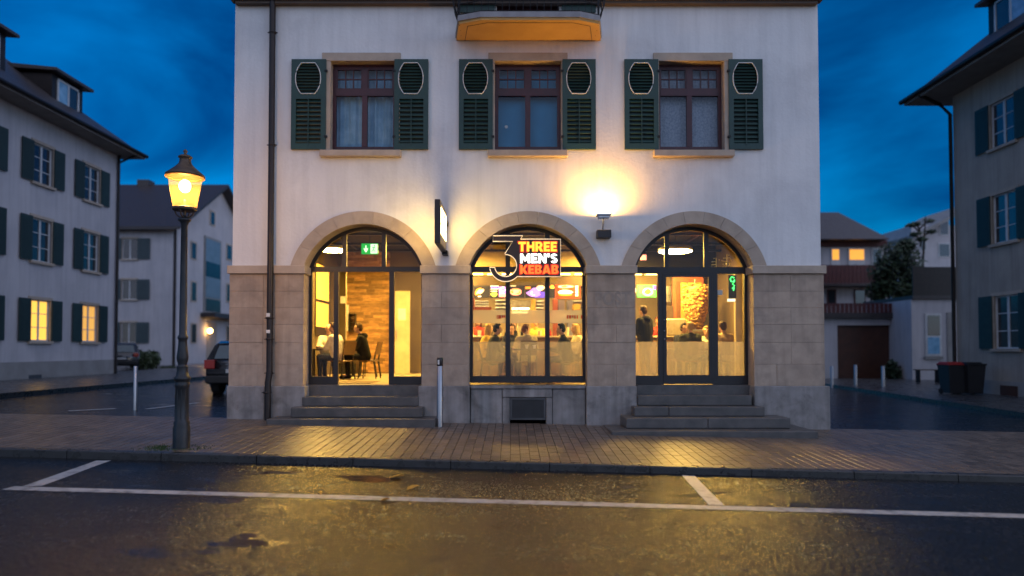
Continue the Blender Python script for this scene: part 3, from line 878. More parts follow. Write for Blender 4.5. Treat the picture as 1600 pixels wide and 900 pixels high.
def pane(parent, x0, x1, z0, z1, mat='shop_glass', name='pane', y=PANE_Y, th=0.006):
    return MB().box(x0, x1, y, y + th, z0, z1).build(name, mat, parent)
def arc_pane(parent, xc, x0, x1, z0, R):
    pts = [(x0, z0), (x1, z0)]
    for k in range(9):
        x = x1 + (x0 - x1) * k / 8
        pts.append((x, max(arc_z(xc, x, R), z0 + 0.001)))
    return MB().prism_y(pts, PANE_Y, PANE_Y + 0.006).build('fanlight_pane', 'shop_glass', parent)
TR = (px_z(425), px_z(417))
# left entrance (open doorway in the middle)
xc = ARC_X[0]
mL = [(px_x(522.5), px_x(529.5)), (px_x(608.5), px_x(616))]
tm = [(px_x(535), px_x(541.5)), (px_x(596.5), px_x(603))]
mb = arch_frame('f', xc, mL, ZF, TR, top_mull=tm)
zb = px_z(588)
mb.box(xc - HW + .06, mL[0][0], Y0F, Y1F - .001, ZF + .001, zb); mb.box(mL[1][1], xc + HW - .06, Y0F, Y1F - .001, ZF + .001, zb)
fr = mb.build('entrance_frame', 'frame_black', house)
pane(fr, xc - HW + .06, mL[0][0], zb, TR[0]); pane(fr, mL[1][1], xc + HW - .06, zb, TR[0])
edges = [xc - HW + .04, tm[0][0], tm[0][1], tm[1][0], tm[1][1], xc + HW - .04]
for a, c in ((0, 1), (2, 3), (4, 5)): arc_pane(fr, xc, edges[a], edges[c], TR[1], RF - .05)
# middle window
xc = ARC_X[1]
zmb = px_z(598)
mM = [(px_x(790), px_x(797)), (px_x(851.5), px_x(858.5))]
mb = arch_frame('f', xc, mM, zmb, TR)
zb = px_z(587.5)
fx = [xc - HW + .06, mM[0][0], mM[0][1], mM[1][0], mM[1][1], xc + HW - .06]
for a, c in ((0, 1), (2, 3), (4, 5)): mb.box(fx[a], fx[c], Y0F, Y1F - .001, zmb + .001, zb)
fr = mb.build('shop_window', 'frame_black', house)
zfr = px_z(534); zb0, zb1 = px_z(505), px_z(484.5)
for a, c in ((0, 1), (2, 3), (4, 5)):
    pane(fr, fx[a], fx[c], zb, TR[0])
    pane(fr, fx[a] + .004, fx[c] - .004, zb + .003, zfr, 'frosted_film', 'frosted_film', PANE_Y + 0.012, 0.008)
    pane(fr, fx[a] + .004, fx[c] - .004, zb0, zb1, 'band_film', 'film_band', PANE_Y + 0.012, 0.004)
    arc_pane(fr, xc, fx[a] - (.02 if a == 0 else 0), fx[c] + (.02 if a == 4 else 0), TR[1], RF - .05)
# right door
xc = ARC_X[2]
mR = [(px_x(1027.5), px_x(1035)), (px_x(1112.5), px_x(1120.5))]
tm = [(px_x(1038.5), px_x(1045.5)), (px_x(1100), px_x(1107))]
mb = arch_frame('f', xc, mR, ZF, (px_z(428), px_z(417.5)), top_mull=tm)
zb = px_z(587)
mb.box(xc - HW + .06, mR[0][0], Y0F, Y1F - .001, ZF + .001, zb); mb.box(mR[1][1], xc + HW - .06, Y0F, Y1F - .001, ZF + .001, zb)
fr = mb.build('door_frame', 'frame_black', house)
zt_ = px_z(428)
for a, c in ((xc - HW + .06, mR[0][0]), (mR[1][1], xc + HW - .06)):
    pane(fr, a, c, zb, zt_)
    pane(fr, a + .004, c - .004, zb + .003, zfr, 'frosted_film', 'frosted_film', PANE_Y + 0.012, 0.008)
edges = [xc - HW + .04, tm[0][0], tm[0][1], tm[1][0], tm[1][1], xc + HW - .04]
for a, c in ((0, 1), (2, 3), (4, 5)): arc_pane(fr, xc, edges[a], edges[c], px_z(417.5), RF - .05)
dx0, dx1 = mR[0][1] + .004, mR[1][0] - .004
gx0, gx1, gz0, gz1 = px_x(1040.5), px_x(1106.5), px_z(586), px_z(433)
mb = MB()
mb.box(dx0, gx0, 14.05, 14.11, ZF + .012, zt_ - .004); mb.box(gx1, dx1, 14.05, 14.11, ZF + .012, zt_ - .004)
mb.box(gx0, gx1, 14.05, 14.11, ZF + .012, gz0); mb.box(gx0, gx1, 14.05, 14.11, gz1, zt_ - .004)
dr = mb.build('door', 'frame_black', house)
pane(dr, gx0, gx1, gz0, gz1, y=14.08)
pane(dr, gx0 + .004, gx1 - .004, gz0 + .003, zfr, 'frosted_film', 'frosted_film', 14.092, 0.008)
for py in (500, 517, 530):
    mb = MB(); mb.capsule((px_x(1037), 14.045, px_z(py)), (px_x(1037), 14.035, px_z(py)), 0.014, 0.014)
    mb.build('lock', 'steel', dr)
# gold line drawing on the fanlight (writing on the glass)
def gp(px, py): x, z = F(px, py, 14.095); return (x, 14.094, z)
mb = MB()
for ln in ([(1119.5, 419), (1119, 403), (1115, 404)], [(1112, 409), (1118, 409)], [(1112, 413.5), (1118, 413.5)], [(1111, 417.5), (1118, 417.5)], [(1123, 406), (1124.5, 406.5)],
           [(1135.5, 418.5), (1136, 397)], [(1127, 407), (1133, 409), (1141, 411), (1139.5, 415), (1134, 417.5), (1129, 417)], [(1130, 411), (1130, 414), (1132, 415)], [(1130, 403.5), (1141, 403)], [(1138, 398), (1139, 400)], [(1140.5, 403), (1142, 408)]):
    mb.tube([gp(*p) for p in ln], 0.010, 6)
mb.build('window_lettering', 'gold_line', fr)

# ------------------------------------------------ shutters and upper windows
def make_shutter(x0, x1, z0, z1, hinge_left):
    w, h = x1 - x0, z1 - z0
    YS0, YS1 = 13.672, 13.722
    st = w * 0.14
    kx = w / 53.0; kz = h / 140.0
    bx0, bx1 = x0 + 6.5 * kx, x1 - 8 * kx                       # barrel-shaped opening
    bz0, bz1 = z1 - 54 * kz, z1 - 6 * kz
    lz0, lz1 = z0 + 9 * kz, z1 - 62 * kz
    bc = (bx0 + bx1) / 2
    def hw_at(z):
        t = (z - (bz0 + bz1) / 2) / ((bz1 - bz0) / 2)
        return (bx1 - bx0) / 2 * (1 - 0.45 * abs(t) ** 2.3)
    mb = MB()
    n = 12
    zz = [bz0 + (bz1 - bz0) * k / n for k in range(n + 1)]
    mb.prism_y([(x0, bz0), *[(bc - hw_at(z), z) for z in zz], (x0, bz1)], YS0, YS1)
    mb.prism_y([(x1, bz0), *[(bc + hw_at(z), z) for z in zz], (x1, bz1)], YS0, YS1)
    mb.box(x0, x1, YS0, YS1, bz1, z1); mb.box(x0, x1, YS0, YS1, lz1, bz0); mb.box(x0, x1, YS0, YS1, z0, lz0)
    mb.box(x0, x0 + st, YS0, YS1, lz0, lz1); mb.box(x1 - st, x1, YS0, YS1, lz0, lz1)
    sh = mb.build('shutter', 'shutter_green', house)
    ba = MB(); ba.box(x0 + 0.02, x1 - 0.02, YS1 + 0.001, YS1 + 0.008, z0 + 0.02, z1 - 0.02)  # dark sheet added so the gaps between slats look shaded
    ba.build('dark_backing', 'gap_shade', sh)
    nb = 10
    for k in range(nb):
        z = bz0 + (bz1 - bz0) * (k + 0.5) / nb
        hwid = min(hw_at(z - 0.012), hw_at(z + 0.012))
        link_mesh('slat', slat_me, None, sh, (bc, YS0 + 0.03, z)).scale = (hwid * 2, 1, (bz1 - bz0) / nb / 0.07)
    nl = 10
    for k in range(nl):
        z = lz0 + (lz1 - lz0) * (k + 0.5) / nl
        link_mesh('slat', slat_me, None, sh, ((x0 + x1) / 2, YS0 + 0.028, z)).scale = (w - 2 * st, 1, (lz1 - lz0) / nl / 0.07)
    MB().box((x0 + x1) / 2 - .009, (x0 + x1) / 2 + .009, YS0 - .012, YS0 + .004, lz0 - 0.03, lz1 + 0.02).build('tilt_rod', 'shutter_green', sh)
    loop = [(bc - hw_at(z), YS0 - .003, z) for z in zz] + [(bc + hw_at(z), YS0 - .003, z) for z in zz[::-1]]
    MB().tube(loop, 0.010, 6, closed=True).build('white_outline', 'white_trim', sh)
    hx = x1 if hinge_left else x0
    mb = MB()
    for z in (z0 + h * .14, z0 + h * .87):
        mb.box(hx - .03, hx + .03, YS0 - .01, YS0 + .03, z - .02, z + .02)
    mb.build('hinge', 'iron_black', sh)
    return sh
a_ = rad(38)
sl = MB()
w_, t_ = 0.062, 0.010
q = [(-w_ / 2, -t_ / 2), (w_ / 2, -t_ / 2), (w_ / 2, t_ / 2), (-w_ / 2, t_ / 2)]
q = [(math.cos(a_) * p[0] * 0.62 - math.sin(a_) * p[1], math.sin(a_) * p[0] + math.cos(a_) * p[1]) for p in q]
sl.add([(sx_, p[0], p[1]) for sx_ in (-.5, .5) for p in q], [(0, 1, 2, 3), (4, 7, 6, 5), (0, 4, 5, 1), (1, 5, 6, 2), (2, 6, 7, 3), (3, 7, 4, 0)])
slat_me = sl.mesh('slat'); slat_me.materials.append(MATS['shutter_green'])
for wi, w in enumerate(WIN):
    x0, x1 = w['x']; yf = YF
    # stone surround
    mb = MB()
    zl = FZ(82)
    mb.bbox(FX(w['lint'][0], YF, 90), FX(w['lint'][1], YF, 90), 13.70, 13.95, WZ1, zl, 0.006)
    win = mb.build('window', 'sandstone_trim', house); win.data.name = 'window'
    for a, c in ((x0 - .102, x0), (x1, x1 + .102)):
        MB().bbox(a, c, 13.705, 13.97, WZ0, WZ1 - .002, 0.006).build('jamb', 'sandstone_trim', win)
    MB().bbox(FX(w['sill'][0], 13.62, 238), FX(w['sill'][1], 13.62, 238), 13.60, 13.97, FZ(243.5, 13.6), FZ(233.5, 13.6), 0.01).build('sill', 'sandstone_trim', win)
    # maroon frame
    ya, yb = 13.90, 13.96
    Zt0, Zt1 = FZ(150, 13.9), FZ(140, 13.9); zb_, zt_ = FZ(233, 13.9), FZ(104, 13.9)
    fwid = 0.07; xm = (x0 + x1) / 2
    mb = MB()
    mb.box(x0, x0 + fwid, ya, yb, zb_, zt_); mb.box(x1 - fwid, x1, ya, yb, zb_, zt_)
    mb.box(x0 + fwid, x1 - fwid, ya, yb, zt_ - .05, zt_); mb.box(x0 + fwid, x1 - fwid, ya, yb, zb_, zb_ + .05)
    mb.box(x0, x1, ya - .02, yb - .002, zt_ + .001, WZ1 - .003)
    mb.box(x0 + fwid, x1 - fwid, ya - .015, yb, Zt0, Zt1)
    mb.box(xm - .055, xm + .055, ya - .008, yb - .002, zb_ + .05, Zt0); mb.box(xm - .055, xm + .055, ya - .008, yb - .002, Zt1, zt_ - .05)
    lights = [(x0 + fwid, xm - .055), (xm + .055, x1 - fwid)]
    uz0, uz1 = Zt1 + .03, zt_ - .07
    for a, c in lights:
        mb.box(a, a + .025, ya + .006, yb - .004, Zt1, zt_ - .05); mb.box(c - .025, c, ya + .006, yb - .004, Zt1, zt_ - .05)
        mb.box(a + .025, c - .025, ya + .006, yb - .004, Zt1, uz0); mb.box(a + .025, c - .025, ya + .006, yb - .004, uz1, zt_ - .05)
        for k in (1, 2):
            xx = a + .025 + (c - a - .05) * k / 3
            mb.box(xx - .011, xx + .011, ya + .008, yb - .008, uz0, uz1)
        mb.box(a + .025, c - .025, ya + .010, yb - .010, (uz0 + uz1) / 2 - .011, (uz0 + uz1) / 2 + .011)
    frm = mb.build('frame', 'maroon_wood', win)
    for a, c in lights:
        MB().box(a, c, ya + .028, ya + .033, zb_ + .05, Zt0).build('pane', 'window_glass', win)
        for k in range(3):
            for r in range(2):
                xa_ = a + .025 + (c - a - .05) * k / 3 + (.011 if k else 0); xb__ = a + .025 + (c - a - .05) * (k + 1) / 3 - (.011 if k < 2 else 0)
                zm = (uz0 + uz1) / 2
                za, zc_ = (uz0, zm - .011) if r == 0 else (zm + .011, uz1)
                MB().box(xa_, xb__, ya + .028, ya + .033, za, zc_).build('pane', 'window_glass', win)
    # what hangs behind the glass
    def drape(xa, xb, amp, freq, mat, name, y=14.12, zt=None):
        mb = MB(); n = 60; vs_ = []
        for k in range(n + 1):
            x = xa + (xb - xa) * k / n
            yy = y + amp * math.sin(freq * (x - xa)) + amp * .5 * math.sin(freq * 2.3 * (x - xa) + 1)
            vs_ += [(x, yy, zb_ - .05), (x, yy, zt or Zt0 + .12)]
        mb.add(vs_, [(2 * k, 2 * k + 2, 2 * k + 3, 2 * k + 1) for k in range(n)], True)
        mb.build(name, mat, win)
    if wi == 0:
        drape(x0 - .05, x1 + .05, 0.030, 26, 'curtain_sky_tint', 'curtain', zt=WZ1)
    elif wi == 1:
        drape(x0 - .05, x1 + .05, 0.004, 6, 'blind_blue', 'blind', zt=WZ1)
        MB().ball((FX(791, 13.95, 198), 13.90 + .055, FZ(198, 13.95)), (0.035, 0.006, 0.035)).build('sticker', 'paper', win)
    else:
        drape(x0 - .05, x1 + .05, 0.010, 40, 'lace_sky_tint', 'curtain', zt=WZ1)
    MB().box(x0 - .4, x1 + .4, 15.0, 15.05, zb_ - .3, WZ1 + .3).build('room_back', 'room_dark', win)
    s0, s1, s2, s3 = w['sh']
    sz0, sz1 = FZ(233, 13.68), FZ(92.5, 13.68)
    make_shutter(FX(s0, 13.68, 160), FX(s1, 13.68, 160), sz0, sz1, True)
    make_shutter(FX(s2, 13.68, 160), FX(s3, 13.68, 160), sz0, sz1, False)
# balcony door and its shutters (only their feet show)
zb_ = BZ0
mb = MB()
mb.box(DX0, DX0 + .1, 13.86, 13.94, zb_, DZ1); mb.box(DX1 - .1, DX1, 13.86, 13.94, zb_, DZ1); xm = (DX0 + DX1) / 2
mb.box(xm - .07, xm + .07, 13.86, 13.94, zb_, DZ1); mb.box(DX0 + .1, DX1 - .1, 13.87, 13.93, zb_, zb_ + .45)
bd = mb.build('balcony_door', 'maroon_wood', house)
MB().box(DX0 + .1, DX1 - .1, 13.895, 13.905, zb_ + .45, DZ1).build('pane', 'dark_pane', bd)
for a, c in ((FX(718, 13.68, 10), FX(773, 13.68, 10)), (FX(878, 13.68, 10), FX(931, 13.68, 10))):
    mb = MB(); mb.box(a, c, 13.675, 13.72, zb_ + .03, zb_ + 2.3)
    k = a + .06
    mb.build('shutter', 'shutter_green', house)
# balcony
zu = FZ(63, 13.72)
yfr = 12.86
bx0, bx1 = FX(713, 13.72, 63), FX(938.5, 13.72, 63)
fxl, fxr = FX(716, yfr, 33), FX(937.5, yfr, 33)
pl = [(bx0, 13.734), (fxl, 13.02), (FX(752, yfr, 31), yfr), (FX(905, yfr, 31), yfr), (fxr, 13.02), (bx1, 13.734)]
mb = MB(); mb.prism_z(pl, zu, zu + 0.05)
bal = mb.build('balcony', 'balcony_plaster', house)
def inset(poly, d):
    cx = sum(p[0] for p in poly) / len(poly); cy = 13.734
    return [(cx + (p[0] - cx) * d, cy + (p[1] - cy) * d) for p in poly]
mb = MB(); mb.prism_z([(p[0] + (-.02 if p[0] < .3 else .02), p[1] - (.02 if p[1] < 13.7 else 0)) for p in pl], zu + 0.051, zu + 0.16)
mb.build('balcony_slab', 'balcony_stone', bal)
mb = MB()
mp_ = [(p[0], p[1], zu - .002) for p in inset(pl, 0.88)]
mb.tube(mp_, 0.007, 5)
mb.build('moulding', 'cornice_brown', bal)
mb = MB()
rp = [(bx0 + .02, 13.70), (fxl + .02, 13.05), (FX(752, yfr, 31), yfr + .04), (FX(905, yfr, 31), yfr + .04), (fxr - .02, 13.05), (bx1 - .02, 13.70)]
zr0 = zu + .17
for z in (zr0 + .03, zr0 + .24, zr0 + .95):
    mb.tube([(p[0], p[1], z) for p in rp], 0.010, 6)
mb.build('railing', 'iron_black', bal)
for (p, q_) in zip(rp[:-1], rp[1:]):
    L_ = math.hypot(q_[0] - p[0], q_[1] - p[1]); n = max(2, int(L_ / 0.135))
    for k in range(n):
        x = p[0] + (q_[0] - p[0]) * k / n; y = p[1] + (q_[1] - p[1]) * k / n
        MB().tube([(x, y, zr0 - .02), (x, y, zr0 + .95)], 0.007, 6).build('baluster', 'iron_black', bal)
for sgn, xx in ((-1, fxl - .01), (1, fxr + .01)):
    for j in range(3):
        yy = 13.05 + j * .22
        pts = [(xx + sgn * (.05 * math.sin(t * 5) + .03 + .05 * (1 - t)), yy + .05 * math.sin(t * 9), zr0 + .55 - t * .72) for t in [k / 12 for k in range(13)]]
        MB().tube(pts, 0.012, 6).build('scroll_bracket', 'iron_black', bal)
# downpipe
mb = MB()
dpx = FX(424, 13.62, 300)
pts = [(FX(425.5, 13.63, 0), 13.63, ZTOP), (FX(424.5, 13.63, 200), 13.63, FZ(200, 13.63)), (FX(421, 13.60, 560), 13.60, FZ(560, 13.6)), (FX(421, 13.58, 582), 13.58, FZ(582, 13.58)), (FX(418.5, 13.55, 598), 13.55, FZ(598, 13.55)), (FX(418.5, 13.55, 650), 13.55, -0.05)]
mb.tube(pts, 0.062, 12)
dp = mb.build('downpipe', 'pipe_brown', house)
for py in (50, 226, 497, 530, 583, 613):
    x = FX({50: 425.3, 226: 424.2}.get(py, 421 if py < 590 else 418.5), 13.6, py); z = FZ(py, 13.6); y = 13.63 if py < 300 else (13.60 if py < 590 else 13.55)
    mb = MB(); mb.lathe([(0.063, z - .02), (0.074, z - .018), (0.074, z + .018), (0.063, z + .02)], x, y, 14)
    mb.box(x - .10, x + .10, y - .012, y + .012, z - .008, z + .008)
    mb.build('pipe_collar', 'pipe_brown', dp)
for py, hgt in ((492, 5.5), (518, 5)):
    x = FX(419.5, 13.53, py); z = FZ(py, 13.53)
    MB().box(x - .045, x + .03, 13.526, 13.532, z - hgt * s_ / 2, z + hgt * s_ / 2).build('sticker', 'paper', dp)
# ghost of removed lettering on the pier
me = text_mesh('POST', (988 - 928) * s_ * 0.92, 22 * s_, 0.03, 0.0008)
pmat('stone_ghost', (0.29, 0.235, 0.195), (0.36, 0.30, 0.245), 9, 0.85)
o = link_mesh('ghost_lettering', me, 'stone_ghost', house, (FX(930), YF - 0.0055, FZ(477)))

# ------------------------------------------------------------------ signs and lamps on the facade
SY = 13.60
def sp(cx, cy): return F(740 + cx / 9.0, 350 + cy / 9.0, SY)
sg = thing('restaurant_sign', (sp(900, 475)[0], SY, sp(900, 475)[1]), 'dark illuminated sign reading 3 THREE MEN\'S KEBAB in the middle arch', 'sign')
R1, R2 = 225, 155
out = [(272, 165), (690, 165), (660, 213), (1222, 213), (1222, 740), (612, 740)]
for k in range(1, 17):
    a = math.radians(44 + (174 - 44) * k / 16)
    out.append((450 + R1 * math.cos(a), 585 + R1 * math.sin(a)))
for k in range(0, 25):
    a = math.radians(170 - (170 + 90) * k / 24)
    out.append((450 + R2 * math.cos(a), 585 + R2 * math.sin(a)))
out += [(440, 418), (550, 245), (272, 245)]
poly = [sp(*p) for p in out]
mb = MB(); mb.prism_y(poly, SY, SY + .09); mb.build('sign_panel', 'sign_board', sg)
mb = MB(); mb.tube([(p[0], SY - .004, p[1]) for p in poly], 0.010, 6, closed=True); mb.build('lit_edge', 'sign_rim', sg)
for txt, x0, x1, y0, y1, mt, halo in (('THREE', 630, 1170, 252, 388, 'letter_yellow', True), ("MEN'S", 655, 1178, 418, 552, 'letter_white', False), ('KEBAB', 655, 1190, 578, 702, 'letter_orange', True)):
    a = sp(x0, y1); c = sp(x1, y0)
    me = block_word(txt, c[0] - a[0], c[1] - a[1], 0.016)
    link_mesh('lettering', me, mt, sg, (a[0], SY - .010, a[1]))
    if halo:
        me = block_word(txt, c[0] - a[0], c[1] - a[1], 0.004, grow=0.020)
        link_mesh('letter_halo', me, 'letter_halo', sg, (a[0], SY - .001, a[1]))
mb = MB()
for px in (820, 870): 
    x = FX(px, 13.7); mb.box(x - .02, x + .02, SY + .09, 14.07, FZ(423) - .02, FZ(423) + .02)
mb.build('bracket', 'frame_black', sg)
# projecting sign
X1 = -(113) * 12.4 / 1050 ; X0 = X1 - 0.10
ys0, ys1 = 12.4, 13.56
zt_, zb_ = FZ(311, 12.4), FZ(380, 12.4)
ps = thing('projecting_sign', (X0 + .05, 13.7, zb_), 'narrow dark sign box with lit faces projecting between the left and middle arch', 'sign')
MB().bbox(X0, X1, ys0, ys1, zb_, zt_, 0.006).build('sign_box', 'sign_board', ps)
for sgn, xf in ((1, X1), (-1, X0)):
    MB().box(xf, xf + sgn * .006, ys0 + .03, ys1 - .03, zb_ + .03, zt_ - .03).build('face', 'sign_gold', ps)
    MB().box(xf + sgn * .007, xf + sgn * .012, ys0 + .10, ys1 - .12, zb_ + .40, zt_ - .13).build('lit_panel', 'sign_lit', ps)
    MB().box(xf + sgn * .007, xf + sgn * .012, ys0 + .10, ys1 - .12, zb_ + .20, zb_ + .37).build('lit_panel', 'sign_lit', ps)
    mb = MB()
    mb.box(xf + sgn * .013, xf + sgn * .016, ys0 + .55, ys0 + .70, zb_ + .48, zt_ - .17); mb.box(xf + sgn * .013, xf + sgn * .016, ys0 + .70, ys0 + .86, zb_ + .62, zt_ - .17)
    mb.box(xf + sgn * .013, xf + sgn * .016, ys0 + .45, ys0 + .80, zb_ + .26, zb_ + .31)
    mb.build('figure', 'sign_board', ps)
mb = MB()
for z in (zt_ - .22, zb_ + .0): mb.box(X0 + .02, X1 + .03, 13.50, 13.735, z - .05, z + .03)
mb.build('wall_bracket', 'iron_black', ps)
# wall floodlight
lx, lz = F(943, 339, 13.45)
wlm = thing('wall_floodlight', (lx, 13.7, FZ(371)), 'small wall floodlight shining up above a black box between the middle and right arch', 'wall lamp')
mb = MB()
mb.bbox(lx - .145, lx + .145, 13.34, 13.56, lz + .015, lz + .055, 0.008)
mb.box(lx - .11, lx + .11, 13.37, 13.53, lz - .02, lz + .014)
for k in range(6): mb.box(lx - .10 + k * .037, lx - .09 + k * .037, 13.38, 13.52, lz - .04, lz - .021)
mb.build('lamp_head', 'steel', wlm)
MB().box(lx - .125, lx + .125, 13.36, 13.54, lz + .056, lz + .060).build('lamp_glass', 'flood_glow', wlm)
MB().tube([(lx, 13.45, lz - .02), (lx - .005, 13.47, lz - .15), (lx - .005, 13.55, FZ(360, 13.55))], 0.016, 8).build('stem', 'steel', wlm)
a = F(933, 371, 13.55); c = F(955, 359, 13.55)
MB().bbox(a[0], c[0], 13.53, 13.736, a[1], c[1], 0.006).build('driver_box', 'frame_black', wlm)
al = bpy.data.lights.new('floodlight_beam', 'AREA'); al.shape = 'RECTANGLE'; al.size = 0.24; al.size_y = 0.16; al.energy = 58; al.color = (1.0, 0.47, 0.08)
ao = bpy.data.objects.new('floodlight_beam', al); COL.objects.link(ao); ao.parent = wlm
ao.location = Vector((lx, 13.45, lz + .066)) - world_loc(wlm); ao.rotation_euler = (rad(180), 0, 0)

# ------------------------------------------------------------------ street lamp
LX, LYY = FX(283.5, 10.55, 690), 10.55
lz0 = walk_z(LX, LYY)
lamp = thing('street_lamp', (LX, LYY, lz0), 'cast iron street lamp with a glowing tapered lantern on the brick pavement', 'street lamp')
def lzp(py): return FZ(py, LYY)
q = LYY / 1050
mb = MB()
mb.lathe([(12.5 * q, lz0 - .05), (12.5 * q, lzp(668)), (11.3 * q, lzp(664)), (11.8 * q, lzp(660)), (10 * q, lzp(657)), (9.6 * q, lzp(606)), (10.8 * q, lzp(604)), (10.8 * q, lzp(600)), (10.2 * q, lzp(598)), (10.2 * q, lzp(595)),
          (12.3 * q, lzp(593)), (12.3 * q, lzp(590)), (9.5 * q, lzp(587)), (8 * q, lzp(578)), (8.6 * q, lzp(573))], LX, LYY, 20)
lb = mb.build('base', 'lamp_iron', lamp)
mb = MB()
for k in range(10):
    a = 2 * math.pi * k / 10
    mb.tube([(LX + 9.7 * q * math.cos(a), LYY + 9.7 * q * math.sin(a), lzp(655)), (LX + 9.4 * q * math.cos(a), LYY + 9.4 * q * math.sin(a), lzp(608))], 0.008, 5)
mb.build('fluting', 'lamp_iron', lb)
mb = MB()
mb.lathe([(8.6 * q, lzp(573)), (6.4 * q, lzp(571)), (6.4 * q, lzp(569)), (8.2 * q, lzp(563)), (8.6 * q, lzp(558)), (7.4 * q, lzp(548)), (6.3 * q, lzp(536)), (6.2 * q, lzp(531)), (7.6 * q, lzp(529)), (7.6 * q, lzp(526)), (5.6 * q, lzp(523)),
          (5.2 * q, lzp(440)), (4.7 * q, lzp(352)), (6 * q, lzp(350)), (6 * q, lzp(348)), (9.6 * q, lzp(345)), (9.6 * q, lzp(342)), (4.2 * q, lzp(340)), (3.5 * q, lzp(337))], LX, LYY, 20)
mb.build('post', 'lamp_iron', lamp)
LC = FX(287, 10.55, 300) ; LC = LX + 0.02
mb = MB()
for sgn in (-1, 1):
    for dx, dy in ((1, 0), (0, 1)):
        pts = []
        for k in range(9):
            t = k / 8; r = 15.5 * q * math.sin(t * math.pi / 2)
            pts.append((LX + sgn * dx * r, LYY + sgn * dy * r, lzp(341) + (lzp(327) - lzp(341)) * (1 - math.cos(t * math.pi / 2))))
        mb.tube(pts, 0.011, 6)
mb.lathe([(17.5 * q, lzp(329)), (18.2 * q, lzp(328)), (18.2 * q, lzp(325)), (16 * q, lzp(324))], LX, LYY, 20)
mb.lathe([(1.6 * q, lzp(341)), (2.4 * q, lzp(332)), (1.6 * q, lzp(328)), (2.2 * q, lzp(314)), (1.4 * q, lzp(312))], LX, LYY, 10)
mb.build('lantern_bracket', 'lamp_copper', lamp)
mb = MB(); n = 24
prof = [(17 * q, lzp(325)), (25.2 * q, lzp(277))]
vs_ = []
for (r, z) in prof:
    for k in range(n): vs_.append((LX + r * math.cos(2 * math.pi * k / n), LYY + r * math.sin(2 * math.pi * k / n), z))
mb.add(vs_, [(k, (k + 1) % n, n + (k + 1) % n, n + k) for k in range(n)], True)
mb.build('lantern_glass', 'lantern_glass', lamp)
mb = MB()
mb.lathe([(28.6 * q, lzp(275)), (29 * q, lzp(278)), (28.6 * q, lzp(273.5)), (22 * q, lzp(268)), (14 * q, lzp(261)), (9.6 * q, lzp(256)), (8.4 * q, lzp(252)), (8.4 * q, lzp(248)), (10.4 * q, lzp(246.5)), (10.4 * q, lzp(245)), (7.5 * q, lzp(243)), (3 * q, lzp(241.5)), (1.8 * q, lzp(240)),
          (3.2 * q, lzp(237)), (3.2 * q, lzp(236)), (1.2 * q, lzp(233.5)), (.3 * q, lzp(233))], LX, LYY, 24)
cp = mb.build('lantern_cap', 'lamp_copper', lamp)
MB().ball((LX, LYY, lzp(291)), (0.085, 0.085, 0.10), 16, 10).build('bulb', 'lantern_bulb', lamp)
pl_ = bpy.data.lights.new('lantern_light', 'POINT'); pl_.energy = 105; pl_.color = (1.0, 0.52, 0.16); pl_.shadow_soft_size = 0.12
po = bpy.data.objects.new('lantern_light', pl_); COL.objects.link(po); po.parent = lamp; po.location = Vector((LX, LYY, lzp(306))) - world_loc(lamp)
# moss round its foot
mb = MB(); rm_ = random.Random(11)
for k in range(420):
    a = rm_.uniform(0, 6.28); r = 0.13 + abs(rm_.gauss(0, 0.10))
    if rm_.random() < .6: a = rm_.uniform(2.6, 4.4)
    x, y = LX + r * 1.9 * math.cos(a), LYY + r * math.sin(a); z = walk_z(x, y); h = rm_.uniform(.01, .035)
    mb.add([(x - .006, y, z), (x + .006, y, z), (x + rm_.uniform(-.02, .02), y + rm_.uniform(-.02, .02), z + h)], [(0, 1, 2)])
tag(mb.build('moss', 'moss'), 'green moss growing round the foot of the street lamp', 'moss', kind='stuff')

# ------------------------------------------------------------------ bollards
def bollard(px, py0, py1, Y, r, label, sensor=False, group='silver street bollards'):
    x, zb = F(px, py1, Y); zt = FZ(py0, Y)
    t = thing('bollard', (x, Y, zb), label, 'bollard', group)
    mb = MB(); mb.lathe([(r, zb - .1), (r, zt - .01), (r * .9, zt)], x, Y, 18); mb.build('post', 'steel', t)
    if sensor:
        MB().lathe([(r + .002, zt - .16), (r + .004, zt - .158), (r + .004, zt - .02), (r * .95, zt + .003)], x, Y, 18).build('cap', 'frame_black', t)
        MB().box(x - .035, x - .002, Y - r - .008, Y - r + .01, zt - .13, zt - .04).build('label_plate', 'paper', t)
    else:
        MB().lathe([(r + .012, zb - .02), (r + .012, zb + .02), (r, zb + .022)], x, Y, 18).build('foot_ring', 'steel', t)
bollard(687, 559, 664, 13.12, 0.058, 'tall steel post with a black cap beside the left stair', True)
bollard(211, 572, 645, 15.1, 0.045, 'silver bollard at the edge of the brick pavement behind the street lamp')
bollard(1337, 570, 606, 30.0, 0.06, 'pale bollard in front of the brown garage door, nearer the white house')
bollard(1380, 572, 609, 29.4, 0.06, 'pale bollard in front of the garage door, nearer the bins')
bollard(1300, 572, 606, 30.6, 0.06, 'pale bollard right at the edge of the white house corner')

